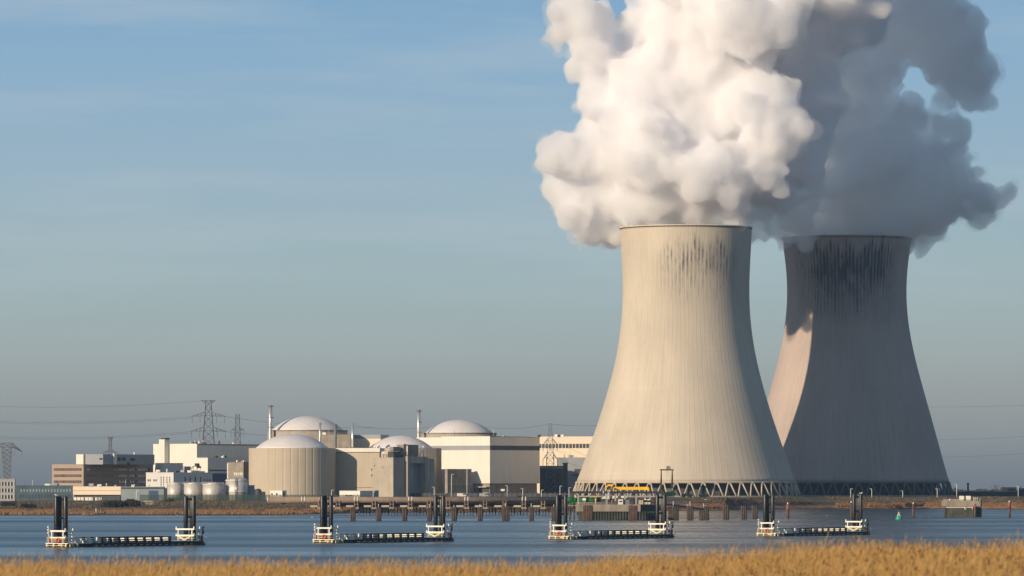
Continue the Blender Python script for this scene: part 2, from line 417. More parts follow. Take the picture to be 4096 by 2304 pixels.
# ------------------------------------------------------------------ cooling towers
def tower_mat(name, base, stain, amount, z0, z1, seed, a0, spread, fill=0.0):
    m = bpy.data.materials.new(name); m.use_nodes = True
    nt = m.node_tree; b = nt.nodes['Principled BSDF']; L = nt.links.new; N = nt.nodes.new
    b.inputs['Roughness'].default_value = .9; b.inputs['Specular IOR Level'].default_value = .15
    tc = N('ShaderNodeTexCoord'); s = N('ShaderNodeSeparateXYZ'); L(tc.outputs['Object'], s.inputs[0])
    def math_(op, a, bb=None, c=None):
        n = N('ShaderNodeMath'); n.operation = op
        for i, q in enumerate((a, bb, c)):
            if q is None: continue
            if isinstance(q, (int, float)): n.inputs[i].default_value = q
            else: L(q, n.inputs[i])
        return n.outputs[0]
    def rng_(x, a, b_, c=0.0, d=1.0):
        n = N('ShaderNodeMapRange'); L(x, n.inputs[0])
        n.inputs[1].default_value, n.inputs[2].default_value, n.inputs[3].default_value, n.inputs[4].default_value = a, b_, c, d
        return n.outputs[0]
    ang = math_('ARCTAN2', s.outputs[1], s.outputs[0])
    u = math_('MULTIPLY', ang, 104 / (2 * math.pi))             # 104 meridional ribs
    fr = math_('FRACT', math_('ADD', u, 200))
    cell = math_('FLOOR', math_('ADD', u, 200))
    edge = math_('ABSOLUTE', math_('SUBTRACT', fr, .5))          # .5 at the rib
    rib = rng_(edge, .40, .5)
    upper = rng_(s.outputs[2], 60, 125)
    def noise_(x, y, z, sc_, det=4, ro=.6):
        c = N('ShaderNodeCombineXYZ')
        for i, q in enumerate((x, y, z)):
            if isinstance(q, (int, float)): c.inputs[i].default_value = q
            else: L(q, c.inputs[i])
        n = N('ShaderNodeTexNoise'); n.inputs['Scale'].default_value = sc_; n.inputs['Detail'].default_value = det; n.inputs['Roughness'].default_value = ro
        L(c.outputs[0], n.inputs[0]); return n.outputs[0]
    # drifting tone, horizontal pour lifts, vertical weathering
    big = noise_(s.outputs[0], s.outputs[1], math_('MULTIPLY', s.outputs[2], .6), .03, 5)
    lifts = noise_(math_('MULTIPLY', ang, .6), seed, math_('MULTIPLY', s.outputs[2], .55), 1.0, 3)
    streaks = noise_(math_('MULTIPLY', u, 2.3), seed + 3.1, math_('MULTIPLY', s.outputs[2], .03), 1.0, 5, .7)
    cellv = noise_(math_('MULTIPLY', cell, 3.7), seed, 0.0, 1.0, 2)
    # soot stain: a broken band under the rim made of panels and drips
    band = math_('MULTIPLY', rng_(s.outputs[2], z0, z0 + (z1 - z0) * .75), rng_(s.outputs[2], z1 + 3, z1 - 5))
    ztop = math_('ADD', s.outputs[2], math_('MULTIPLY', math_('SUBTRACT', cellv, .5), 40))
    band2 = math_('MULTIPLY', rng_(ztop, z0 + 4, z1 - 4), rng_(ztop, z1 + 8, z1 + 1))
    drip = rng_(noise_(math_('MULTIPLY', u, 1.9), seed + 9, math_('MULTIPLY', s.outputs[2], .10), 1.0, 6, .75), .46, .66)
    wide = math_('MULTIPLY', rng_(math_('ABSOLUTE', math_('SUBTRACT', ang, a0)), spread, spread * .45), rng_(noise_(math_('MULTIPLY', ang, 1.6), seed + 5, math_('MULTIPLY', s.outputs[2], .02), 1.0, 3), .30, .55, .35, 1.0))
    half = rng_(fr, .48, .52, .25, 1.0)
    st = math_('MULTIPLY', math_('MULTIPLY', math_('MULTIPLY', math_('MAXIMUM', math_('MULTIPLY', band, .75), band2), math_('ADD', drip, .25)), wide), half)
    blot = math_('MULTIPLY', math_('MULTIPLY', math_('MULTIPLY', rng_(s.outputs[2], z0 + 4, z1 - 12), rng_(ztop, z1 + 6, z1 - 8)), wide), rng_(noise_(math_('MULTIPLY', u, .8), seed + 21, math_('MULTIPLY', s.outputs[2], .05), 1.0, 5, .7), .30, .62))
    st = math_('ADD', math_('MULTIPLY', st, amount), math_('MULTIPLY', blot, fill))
    line = math_('MULTIPLY', math_('MULTIPLY', rib, upper), rng_(noise_(math_('MULTIPLY', cell, 2.9), seed + 7, math_('MULTIPLY', s.outputs[2], .05), 1.0, 5, .7), .38, .68, .10, .75))
    soft = math_('MULTIPLY', rng_(streaks, .45, .72), .16)
    tot = math_('MINIMUM', math_('ADD', math_('ADD', st, math_('MULTIPLY', line, .42)), soft), .92)
    m1 = N('ShaderNodeMix'); m1.data_type = 'RGBA'
    L(rng_(big, .35, .65), m1.inputs['Factor'])
    m1.inputs[6].default_value = (*(v * 1.06 for v in base), 1); m1.inputs[7].default_value = (*(v * .90 for v in base), 1)
    m3 = N('ShaderNodeMix'); m3.data_type = 'RGBA'; m3.blend_type = 'MULTIPLY'; m3.inputs['Factor'].default_value = 1
    L(m1.outputs[2], m3.inputs[6])
    lf = rng_(lifts, .3, .7, .98, 1.01); L(lf, m3.inputs[7])
    m2 = N('ShaderNodeMix'); m2.data_type = 'RGBA'
    L(tot, m2.inputs['Factor']); L(m3.outputs[2], m2.inputs[6]); m2.inputs[7].default_value = (*stain, 1)
    L(m2.outputs[2], b.inputs['Base Color'])
    bp = N('ShaderNodeBump'); bp.inputs['Strength'].default_value = .22; bp.inputs['Distance'].default_value = .3
    L(rng_(edge, .38, .5), bp.inputs['Height']); L(bp.outputs[0], b.inputs['Normal'])
    return m

M_tower_f = tower_mat('tower_concrete', (.565, .495, .40), (.10, .10, .105), 1.25, 116, 153, 2.0, R(-78), .80, .22)
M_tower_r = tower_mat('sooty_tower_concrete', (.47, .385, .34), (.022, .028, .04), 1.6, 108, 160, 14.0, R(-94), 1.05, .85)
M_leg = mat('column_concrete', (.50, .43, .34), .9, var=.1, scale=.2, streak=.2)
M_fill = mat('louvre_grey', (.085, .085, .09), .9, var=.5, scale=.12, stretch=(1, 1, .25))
GZ = 7.0
def cooling_tower(label, pxc, Yc, prof_ov, matl, pairs, rods, ph, M_leg=M_leg, M_fill=M_fill):
    """prof_ov: rows of the overview picture (y, half width) measured on the photograph"""
    k = 4096 / 2576.0
    t = thing('cooling_tower', label, 'cooling tower', (PX(pxc, Yc), Yc, GZ), 0, 'hyperbolic cooling towers')
    zz = np.array([PZ(y * k, Yc) - GZ for y, r in prof_ov][::-1]); rr = np.array([r * k * Yc / F for y, r in prof_ov][::-1])
    # smooth the measured outline with a low polynomial, kept exact at throat and foot
    zs = np.linspace(zz[0], zz[-1], 70)
    pf = np.polyfit(zz, rr, 5); rs = np.polyval(pf, zs)
    prof = list(zip(rs, zs))
    inner = [(r - .55 - .8 * max(0, 1 - (z - zz[0]) / 30.0), z) for r, z in prof][::-1]
    lip = [(rs[-1] + .35, zs[-1] - 1.2), (rs[-1] + .35, zs[-1])]
    m = MB(); m.lathe(prof + lip + inner + [prof[0]], 208, cap=False)
    m.build('shell', matl, t)
    zb, rb = zs[0], rs[0]
    g = MB(); g.lathe([(rb + .12, zb - .9), (rb + .45, zb - .9), (rb + .45, zb + .3), (rb + .12, zb + .3), (rb + .12, zb - .9)], 208, cap=False)
    g.build('ring_beam', M_leg, t)
    for i in range(pairs):
        a = 2 * math.pi * (i + ph) / pairs; d = math.pi / pairs * .92
        b = MB()
        top = Vector((rb * math.cos(a), rb * math.sin(a), zb - .3))
        for sgn in (-1, 1):
            foot = Vector(((rb + 3.2) * math.cos(a + sgn * d), (rb + 3.2) * math.sin(a + sgn * d), -.3))
            tp = top + Vector((-math.sin(a), math.cos(a), 0)) * (sgn * .55)
            b.cyl(foot, tp, .55, .48, 8)
        b.cyl(top + Vector((0, 0, -1.7)), top, .45, 1.0, 6)
        b.build('leg', M_leg, t)
    f = MB(); f.lathe([(rb - 9, -.2), (rb - 9, zb + 1.0), (rb - 14, zb + 1.0)], 104, cap=False, fn=lambda r, z, i: r + (.6 if i % 4 < 2 else 0), smooth=False)
    f.build('louvre_wall', M_fill, t)
    bs = MB(); bs.lathe([(rb + 5.2, -.5), (rb + 5.2, .9), (rb + 4.6, .9), (rb + 4.6, -.5)], 104, cap=False)
    bs.build('basin_wall', M_concrete_d, t)
    for ra in rods:
        q = MB(); x, y = (rs[-1]) * math.cos(ra), (rs[-1]) * math.sin(ra)
        q.cyl((x, y, zs[-1]), (x, y, zs[-1] + 1.9), .18, .12, 6)
        q.build('lightning_rod', M_pylon, t)
    return t
PF = [(572, 165.2), (600, 164.6), (640, 162.6), (680, 160.4), (720, 159.3), (760, 159.5), (800, 161.8), (850, 168.0), (900, 176.8), (950, 188), (1000, 201.5), (1050, 217.5), (1100, 234.5), (1150, 252.5), (1200, 271), (1212, 275.5)]
PR = [(598, 162.3), (620, 160.5), (640, 158), (680, 152.6), (720, 149.2), (760, 149.6), (800, 153.5), (850, 161.5), (900, 172.5), (950, 184.5), (1000, 197), (1050, 211), (1100, 226), (1150, 240), (1200, 253.5), (1213, 257)]
tower_front = cooling_tower('sunlit pale concrete cooling tower, the nearer one, on a ring of white V legs', 2744, 3300, PF, M_tower_f, 52, (R(-152), R(-93), R(-38), R(20), R(80), R(140)), .0)
tower_rear = cooling_tower('dark cooling tower in shade behind the sunlit one, soot below its rim', 3387, 3474, PR, M_tower_r, 52, (R(-113), R(-62), R(0), R(60), R(120)), .4, mat('shade_toned_column', (.15, .145, .15), .9, var=.15, scale=.2), mat('shade_toned_louvre', (.05, .055, .06), .9, var=.3, scale=.12))  # rear legs and louvres coloured darker to stand for the shade there

# ------------------------------------------------------------------ steam
def puff_cloud(name, label, balls, voxel, dens, seed, amp, fringe, tint):
    rs = random.Random(seed)
    bm = bmesh.new()
    bmesh.ops.create_icosphere(bm, subdivisions=2, radius=1)
    base = np.array([v.co[:] for v in bm.verts]); tri = np.array([[v.index for v in f.verts] for f in bm.faces]); bm.free()
    V, T = [], []; n = 0
    def put(c, r):
        nonlocal n
        V.append(base * r + np.array(c)); T.append(tri + n); n += len(base)
    for (c, r) in balls:
        put(c, r)
        for k in range(16):
            d = Vector((rs.gauss(0, 1), rs.gauss(0, 1), rs.gauss(0, 1))).normalized()
            r2 = r * rs.uniform(.28, .5)
            c2 = Vector(c) + d * (r * rs.uniform(.72, .98))
            put(c2, r2)
            for q in range(3):
                d2 = (d + Vector((rs.gauss(0, .8), rs.gauss(0, .8), rs.gauss(0, .8)))).normalized()
                put(c2 + d2 * r2 * rs.uniform(.7, 1.0), r2 * rs.uniform(.3, .55))
    me = bpy.data.meshes.new(name + '_raw'); me.from_pydata(np.concatenate(V).tolist(), [], np.concatenate(T).tolist())
    o = bpy.data.objects.new(name, me); col.objects.link(o)
    md = o.modifiers.new('r', 'REMESH'); md.mode = 'VOXEL'; md.voxel_size = voxel
    dg = bpy.context.evaluated_depsgraph_get()
    me2 = bpy.data.meshes.new_from_object(o.evaluated_get(dg)); me2.name = name
    o.modifiers.clear(); o.data = me2; bpy.data.meshes.remove(me)
    nv = len(me2.vertices); co = np.empty(nv * 3, 'f'); me2.vertices.foreach_get('co', co); co = co.reshape(-1, 3)
    no = np.empty(nv * 3, 'f'); me2.vertices.foreach_get('normal', no); no = no.reshape(-1, 3)
    dsp = np.empty(nv)
    for i in range(nv):
        p = Vector(co[i])
        w = p * .021 + noise.noise_vector(p * .02) * .55
        a = 2.2 * abs(noise.noise(w)) - .5                     # billowed: rounded lobes, sharp creases
        b = 2.2 * abs(noise.noise(p * .050 + noise.noise_vector(p * .04) * .5)) - .5
        c = 2.2 * abs(noise.noise(p * .13 + Vector((1, 9, 4)))) - .5
        d = 2.2 * abs(noise.noise(p * .30 + Vector((5, 2, 8)))) - .5
        k_ = .55 + .9 * max(0.0, noise.noise(p * .012 + Vector((3, 3, 3))) + .3)     # calmer and rougher regions
        dsp[i] = amp * (a * 1.5 + (b * .85 + c * .36 + d * .18) * k_)
    co += no * dsp[:, None]
    me2.vertices.foreach_set('co', co.ravel()); me2.update()
    md = o.modifiers.new('r', 'REMESH'); md.mode = 'VOXEL'; md.voxel_size = voxel * .8     # closes every fold again
    dg = bpy.context.evaluated_depsgraph_get(); dg.update()
    me3 = bpy.data.meshes.new_from_object(o.evaluated_get(dg)); me3.name = name
    o.modifiers.clear(); o.data = me3; bpy.data.meshes.remove(me2); me2 = me3
    m = bpy.data.materials.new(name + '_vapour'); m.use_nodes = True; nt = m.node_tree; nt.nodes.clear()
    out = nt.nodes.new('ShaderNodeOutputMaterial'); v = nt.nodes.new('ShaderNodeVolumePrincipled')
    v.inputs['Color'].default_value = (*tint, 1); v.inputs['Density'].default_value = dens; v.inputs['Anisotropy'].default_value = 0.0
    nt.links.new(v.outputs[0], out.inputs['Volume'])
    me2.materials.clear(); me2.materials.append(m)
    tag(o, label, 'steam plume', 'steam plumes over the towers')
    # thin ragged vapour round the dense body
    nv = len(me2.vertices); co = np.empty(nv * 3, 'f'); me2.vertices.foreach_get('co', co); co = co.reshape(-1, 3)
    no = np.empty(nv * 3, 'f'); me2.vertices.foreach_get('normal', no); no = no.reshape(-1, 3)
    dsp = np.empty(nv)
    for i in range(nv):
        p = Vector(co[i]); q = p + noise.noise_vector(p * .05) * 6
        dsp[i] = .3 + 5.0 * noise.noise(q * .045) + 4.5 * noise.noise(q * .11) + 3.2 * noise.noise(q * .25)
    fm = me2.copy(); fm.name = 'vapour_fringe'
    fm.vertices.foreach_set('co', (co + no * np.clip(dsp, -3, 9)[:, None]).astype('f').ravel()); fm.update()
    fo = bpy.data.objects.new('vapour_fringe', fm); col.objects.link(fo)
    md = fo.modifiers.new('r', 'REMESH'); md.mode = 'VOXEL'; md.voxel_size = voxel * .9
    dg = bpy.context.evaluated_depsgraph_get(); dg.update()
    fm2 = bpy.data.meshes.new_from_object(fo.evaluated_get(dg)); fm2.name = 'vapour_fringe'
    fo.modifiers.clear(); fo.data = fm2; bpy.data.meshes.remove(fm)
    m = m.copy(); m.name = name + '_thin_vapour'; m.node_tree.nodes['Principled Volume'].inputs['Density'].default_value = fringe
    fm2.materials.clear(); fm2.materials.append(m); fo.parent = o
    return o
def ov_balls(lst, Yc, spread, seed, tilt=0.0):
    rs = random.Random(seed); k = 4096 / 2576.0; out = []
    for b in lst:
        x, y, r = b[:3]; dy = b[3] if len(b) > 3 else rs.uniform(-spread, spread)
        if x < 1930: dy = dy * (1 if not tilt else .6) + (1650 - x) * tilt       # the near side leans towards the sun
        Y = Yc + dy; out.append(((PX(x * k, Y), Y, PZ(y * k, Y)), r * k * Y / F * .80))
    return out
front_b = [(1452, 55, 92), (1398, 92, 48), (1492, 130, 80), (1430, 30, 60), (1535, 215, 84), (1480, 250, 50), (1560, 300, 92), (1600, 345, 100), (1500, 330, 70), (1450, 400, 76), (1412, 470, 62), (1440, 530, 62),
           (1500, 545, 58, 25), (1545, 585, 34, 38), (1560, 450, 115), (1650, 480, 110), (1740, 500, 105), (1830, 510, 66, 0), (1700, 540, 60, 0), (1620, 545, 56, 0), (1780, 545, 50, 0), (1840, 555, 38, 0), (1810, 430, 100), (1700, 380, 125), (1800, 320, 125), (1650, 200, 125),
           (1780, 180, 135), (1890, 250, 130), (1950, 330, 105), (2000, 150, 115), (1700, 50, 115), (1820, 40, 120), (1950, 40, 120), (2050, 210, 70), (1900, 410, 90), (1600, 60, 60), (1560, 390, 90, -40), (1880, 60, 100, -30), (2010, 400, 100), (1940, 480, 70), (2010, 290, 100), (1580, 510, 70, -20), (1660, 545, 50, -10), (1740, 545, 50, -12), (1750, -320, 150, 30), (1900, -330, 150, 30), (1600, -300, 130, 20), (2050, -300, 150, 30), (1500, -150, 80), (1900, 140, 70, 20), (1620, 300, 95, 62), (1700, 420, 90, 60), (1565, 330, 66, 72), (1660, 200, 100, 62), (1720, 100, 110, 64), (1790, 320, 95, 75), (1800, 0, 115, 70), (1800, 440, 80, 80), (1880, 300, 100, 95), (1900, 180, 100, 95), (1860, 480, 60, 85), (1560, 160, 70, 20), (1558, 612, 26, 18), (1548, 598, 30, 60), (1530, 588, 34, 70), (1590, 450, 80, 85), (1560, 500, 60, 80), (1500, 480, 80), (1640, 380, 110, -45), (1760, 440, 100, -40),  # unseen puffs above and behind are added to shade the rear plume and tower
           (1700, -80, 130), (1850, -90, 140), (2000, -60, 130), (2120, -20, 110, 0), (2090, 90, 85, 10), (2150, 40, 90, 40), (1980, -200, 150), (1820, -220, 150), (2100, -180, 150), (1650, -190, 120)]
rear_b = [(2130, 310, 130), (2200, 410, 135), (2290, 430, 110), (2380, 400, 72), (2420, 460, 60), (2330, 490, 110), (2250, 550, 95, 0), (2120, 550, 120, 0), (2040, 570, 60, 0), (1990, 535, 90, -45), (1925, 580, 42, -75), (1965, 598, 30, -70), (1900, 520, 70, -75), (1960, 470, 90, -60), (1890, 590, 28, -80), (1870, 540, 50, -80), (2320, 592, 48), (2360, 560, 50),
          (2420, 515, 54), (2478, 512, 46), (2452, 515, 52), (2495, 503, 40), (2512, 500, 30), (2530, 478, 24), (2140, 200, 110), (2210, 330, 100), (2060, 420, 120), (2250, 100, 80), (2330, 60, 85), (2240, 185, 62), (2400, 105, 88), (2450, 160, 74), (2485, 190, 40), (2435, 225, 60), (2480, 262, 30), (2285, 300, 62), (2340, 300, 42), (2375, 185, 50),
          (2170, 90, 100), (2300, -40, 110), (2150, -60, 130), (2400, 20, 50), (2250, -180, 130), (2050, 300, 110, 30), (2190, 230, 70), (2345, 190, 46, 0), (2375, 250, 40, 10), (2400, 320, 60, 0), (2330, 130, 70, 0)]
puff_cloud('steam_plume', 'billowing white sunlit steam pouring from the nearer cooling tower', ov_balls(front_b, 3300, 34, 3, .10), 1.7, .14, 5, 4.6, .028, (.988, .987, .994))
puff_cloud('steam_plume', 'grey shaded steam drifting right from the farther cooling tower', ov_balls(rear_b, 3480, 34, 4), 1.8, .09, 6, 4.4, .02, (1, 1, 1))
# ------------------------------------------------------------------ the works on the far bank
BETA = 38.0
cb, sb_ = math.cos(R(BETA)), math.sin(R(BETA))
class Blk:
    """a rectangular building seen on its corner: sunlit face left (local y = 0), shaded face right (local x = 0)"""
    def __init__(s, name, label, cat, xc, Yc, zg, group=None, beta=None):
        s.b = BETA if beta is None else beta
        s.cb, s.sb = math.cos(R(s.b)), math.sin(R(s.b))
        s.Xc, s.Yc, s.zg = PX(xc, Yc), Yc, zg
        s.t = thing(name, label, cat, (s.Xc, Yc, zg), -R(s.b), group)
    def fx(s, px):                      # picture column -> local x on the lit face
        t = (px - CX) / F; return (t * s.Yc - s.Xc) / (s.cb + t * s.sb)
    def fy(s, px):                      # picture column -> local y on the shaded face
        t = (px - CX) / F; return (t * s.Yc - s.Xc) / (s.sb - t * s.cb)
    def z(s, py): return PZ(py, s.Yc) - s.zg
    def part(s, mb, name, m, label=None):
        o = mb.build(name, m, s.t)
        if label: o['label'] = label
        return o
    def sub(s, mb, name, m, parent): return mb.build(name, m, parent)
    def body(s, xl, xr, yt, yb=None, m=None, name='wall', parapet=.35, depth=None):
        w, d, h = -s.fx(xl), depth or s.fy(xr), s.z(yt); zb = -.6 if yb is None else s.z(yb)
        b = MB().box(-w, 0, 0, d, zb, h)
        o = s.part(b, name, m)
        if parapet:
            p = MB(); e = .12
            p.box(-w - e, e, -e, .35, h, h + parapet); p.box(-w - e, e, d - .35, d + e, h, h + parapet)
            p.box(-w - e, -w + .35, .35, d - .35, h, h + parapet); p.box(-.35, e, .35, d - .35, h, h + parapet)
            s.part(p, 'parapet', m)
        return o
    def win_l(s, rects, m, name='window', proud=.08, frame=None):
        for (a, b, t, c) in rects:
            x0, x1, z0, z1 = s.fx(a), s.fx(b), s.z(c), s.z(t)
            o = s.part(MB().box(x0, x1, -proud, .3, z0, z1), name, m)
            if frame:
                f = MB(); k = .12
                f.box(x0 - k, x1 + k, -proud - .10, -proud - .01, z0 - k, z0); f.box(x0 - k, x1 + k, -proud - .10, -proud - .01, z1, z1 + k)
                s.sub(f, 'sill', frame, o)
    def win_r(s, rects, m, name='window', proud=.08):
        for (a, b, t, c) in rects:
            s.part(MB().box(-.3, proud, s.fy(a), s.fy(b), s.z(c), s.z(t)), name, m)

def mull_l(b, xl, xr, n, yt, yb, m, w=.18):
    q = MB()
    for i in range(n + 1):
        x = b.fx(xl + (xr - xl) * i / n); q.box(x - w, x + w, -.22, -.09, b.z(yb), b.z(yt))
    b.part(q, 'mullion', m)
def mull_r(b, xl, xr, n, yt, yb, m, w=.18):
    q = MB()
    for i in range(n + 1):
        y = b.fy(xl + (xr - xl) * i / n); q.box(.09, .22, y - w, y + w, b.z(yb), b.z(yt))
    b.part(q, 'mullion', m)

# far left: low grey office with three rows of windows, cut by the frame edge
b = Blk('office_building', 'low grey office with rows of white framed windows at the left picture edge', 'office building', 60, 2960, 5.6, beta=8)
b.body(-150, 63, 1918, None, M_grey_clad)
for r_, (t_, c_) in enumerate(((1928, 1943), (1954, 1969), (1980, 1995))):
    b.win_l([(-30 + 12.3*i, -21 + 12.3*i, t_, c_) for i in range(7)], M_glass, proud=.06)
    for i in range(8):
        x = b.fx(-31.5 + 12.3*i); b.part(MB().box(x - .25, x + .12, -.35, -.02, b.z(c_), b.z(t_)), 'pilaster', M_wpaint)

b = Blk('glass_building', 'long low dark teal glazed building beside the grey office', 'office building', 289, 2950, 5.6, beta=6)
b.body(65, 292, 1944, None, M_teal)
b.win_l([(82 + 12.2*i, 88 + 12.2*i, 1956, 1968) for i in range(17)], M_teal_l, proud=.06)
b.win_l([(78 + 12.2*i, 86 + 12.2*i, 1978, 1993) for i in range(17)], M_dark, proud=.06)
q = MB().box(b.fx(176), b.fx(196), 2, 8, b.z(1944) + .35, b.z(1935)); b.part(q, 'roof_unit', M_wpaint)
q = MB().box(b.fx(197), b.fx(226), 2, 8, b.z(1944) + .35, b.z(1934)); b.part(q, 'roof_unit', M_grey_clad)
q = MB(); q.cyl((b.fx(94), 3, b.z(1944)), (b.fx(93), 3, b.z(1919)), .12); q.bar((b.fx(94), 3, b.z(1920)), (b.fx(82), 3, b.z(1944)), .05); b.part(q, 'aerial', M_pylon)
q = MB().cyl((b.fx(126), 3, b.z(1944)), (b.fx(126), 3, b.z(1921)), .10); b.part(q, 'aerial', M_wpaint)

# brown office on its corner
b = Blk('office_building', 'brown four storey office with dark window bands and a white roof block', 'office building', 334, 3150, 5.6, beta=35)
b.body(208, 612, 1859, None, M_brown)
for t_, c_ in ((1872.5, 1883), (1897.5, 1908), (1921.5, 1932)):
    b.win_l([(216, 326, t_, c_)], M_brown_win, 'window_band')
    mull_l(b, 216, 326, 16, t_, c_, M_brown, .07)
    b.win_r([(344, 600, t_, c_)], M_brown_win, 'window_band')
    b.win_r([(476 + 10.6*i, 484 + 10.6*i, t_ + 1, c_ - 1) for i in range(11) if i not in (3, 6)], M_glass_b, 'pane_reflection', .12)  # bright sky reflection in the glass, painted as pale panes
b.win_r([(346, 360, 1873.5, 1882)], M_glass_b, 'pane_reflection', .12)
hz = b.z(1859)
q = MB().box(b.fx(298) , b.fx(327), b.fy(334)+1.5, 30, hz + .2, b.z(1817)); b.part(q, 'roof_block', M_white)
w0 = b.fx(327)
q = MB().box(w0 + .01, w0 + 14, 3.0, 52, hz + .2, b.z(1817)); b.part(q, 'roof_block', M_grey_clad)
q = MB().box(w0 + 14.1, w0 + 15.2, 12, 14.5, hz + .2, b.z(1815)); b.part(q, 'roof_fin', M_white)
for (a, c, t_, d) in ((371, 383, 1833, 1839), (443, 456, 1830, 1843), (461, 474, 1830, 1843), (493, 512, 1832, 1843), (481, 491, 1848, 1858)):
    y0 = (b.fy(a) + b.fy(c)) / 2 - 8
    b.part(MB().box(w0 + 13.9, w0 + 14.1, b.fy(a) - 9, b.fy(c) - 9, b.z(d), b.z(t_)), 'window', M_dark)
b.part(MB().box(w0 + 3, w0 + 12, b.fy(526) - 8, b.fy(553) - 8, hz + .2, b.z(1820)), 'roof_block', M_teal_l)
b.part(MB().cyl((w0 + 10, b.fy(531) - 9, b.z(1820)), (w0 + 10, b.fy(531) - 9, b.z(1808)), .5), 'flue', M_wpaint)

# white podium hall with a glazed ground floor in front of the office
b = Blk('entrance_hall', 'low cream hall with glazed ground floor in front of the brown office', 'building', 483, 3000, 5.4, beta=14)
b.body(291, 486, 1947, 1979, M_cream, parapet=.2)
b.part(MB().box(b.fx(293), -1, 1.5, 20, -.6, b.z(1979.5)), 'ground_floor', M_dark)
for (a, c) in ((293, 302), (304, 318), (320, 332), (337, 351), (353, 361), (362, 368), (378, 384), (388, 390), (393, 396), (400, 403)):
    b.part(MB().box(b.fx(a), b.fx(c), 1.3, 1.55, b.z(2003), b.z(1989)), 'window', M_glass_b)
b.part(MB().box(b.fx(291) - .1, .1, -.12, -.01, b.z(1963), b.z(1961.5)), 'seam', M_brown)

b = Blk('workshop', 'flat teal workshop with a dark blue roller door', 'building', 655, 2985, 5.4, beta=10)
b.body(484, 660, 1949, None, M_teal_l)
b.win_l([(595, 633, 1962, 2003)], M_blue, 'roller_door')
b.part(MB().box(b.fx(484), .15, -.15, -.01, b.z(1956), b.z(1949)), 'fascia', M_dark)

# tall white hall
b = Blk('turbine_hall', 'tall windowless white hall with a square stair tower, grey on its shaded side', 'industrial hall', 787.5, 3260, 6.4)
b.body(613, 1042, 1777, None, M_white)
tx0, tx1 = b.fx(654), b.fx(676)
b.part(MB().box(tx0, tx1, -4.2, -.02, b.z(1853), b.z(1757)), 'stair_tower', M_white)
b.part(MB().box(tx0 + 1.5, tx1 + .6, -4.0, 0, b.z(1757) + .02, b.z(1751)), 'vent_cap', M_dark)
b.part(MB().box(.02, .12, 1, b.fy(1035), b.z(1780), b.z(1777)), 'gutter', M_dark)
for px_, h_ in ((812, 14), (828, 15)):
    b.part(MB().cyl((-3, b.fy(px_), b.z(1777)), (-3, b.fy(px_), b.z(1777 - h_)), .95), 'roof_vent', M_tank)
for px_ in (946, 953):
    b.part(MB().cyl((-3, b.fy(px_), b.z(1777)), (-3, b.fy(px_), b.z(1769)), .5), 'roof_vent', M_wpaint)
b = Blk('side_hall', 'lower white side hall with dark grey flank, before the tall windowless hall', 'industrial hall', 831, 3225, 6.2)
b.body(786, 1012, 1833, None, M_white)
b.part(MB().box(.02, .14, 1, b.fy(925), b.z(1884), b.z(1879)), 'dark_band', M_dark)
b.win_r([(850, 912, 1893, 1931)], M_blue, 'roller_door', .1)
# outside stair on the side hall
q = MB(); x0, y0 = b.fx(800), -2.5
q.box(b.fx(785), b.fx(803), -3.4, -.2, b.z(1866), b.z(1864)); q.box(b.fx(789), b.fx(797), -2.4, -.2, b.z(1863.8), b.z(1853))
for i in range(9): q.box(b.fx(785 - i*2.2) - .5, b.fx(785 - i*2.2) + .4, -3.2, -1.6, b.z(1866 + i*2), b.z(1865 + i*2))
for px_ in (787, 800): q.bar((b.fx(px_), -3, b.z(1891)), (b.fx(px_), -3, b.z(1866)), .12)
b.part(q, 'outside_stair', M_rust)
b = Blk('annex', 'white annex block with a grey flank at the foot of the tall white hall', 'annex', 651, 3200, 6.0)
b.body(620, 732, 1854, None, M_offwhite)
b = Blk('annex', 'small grey annex block beside the white annex and the outside stair', 'annex', 738, 3196, 6.0)
b.body(733, 763, 1868, None, M_grey_clad)

# off-white front block
b = Blk('control_block', 'off white block with columns of small dark windows behind the round tanks', 'office building', 694, 3080, 5.8, beta=33)
b.body(584, 849, 1892, None, M_offwhite)
b.win_l([(590.5, 596, 1917, 1925.5), (598.5, 603, 1917, 1925.5), (614, 619, 1917, 1925.5), (622, 627, 1917, 1925.5), (594, 600, 1940, 1943)], M_dark, frame=M_wpaint)
for px_ in (644.6, 655.2, 667.8, 679): b.win_l([(px_ - 1.8, px_ + 1.8, 1907 + 9.2*i, 1914 + 9.2*i) for i in range(5)], M_dark)
b.win_r([(738.5, 742.5, 1907, 1931), (758.5, 762.5, 1907, 1931), (779, 784, 1907, 1931), (800, 804, 1907, 1931), (815, 819, 1917, 1925), (826, 830, 1917, 1925), (836, 841, 1917, 1925)], M_dark)
for px_ in (606, 616): b.part(MB().box(b.fx(px_) - 1, b.fx(px_) + .6, 3, 5, b.z(1892) + .35, b.z(1886)), 'roof_unit', M_offwhite)
for px_, t_ in ((715, 1883), (748, 1884)): b.part(MB().box(-4, -2, b.fy(px_), b.fy(px_) + 3, b.z(1892) + .35, b.z(t_)), 'roof_unit', M_dark)
b.part(MB().box(-6, -3, b.fy(781), b.fy(781) + 5, b.z(1892) + .35, b.z(1881)), 'roof_unit', M_cream)
b.part(MB().box(-5, -3, b.fy(804), b.fy(804) + 3, b.z(1892) + .35, b.z(1882)), 'roof_unit', M_cream)

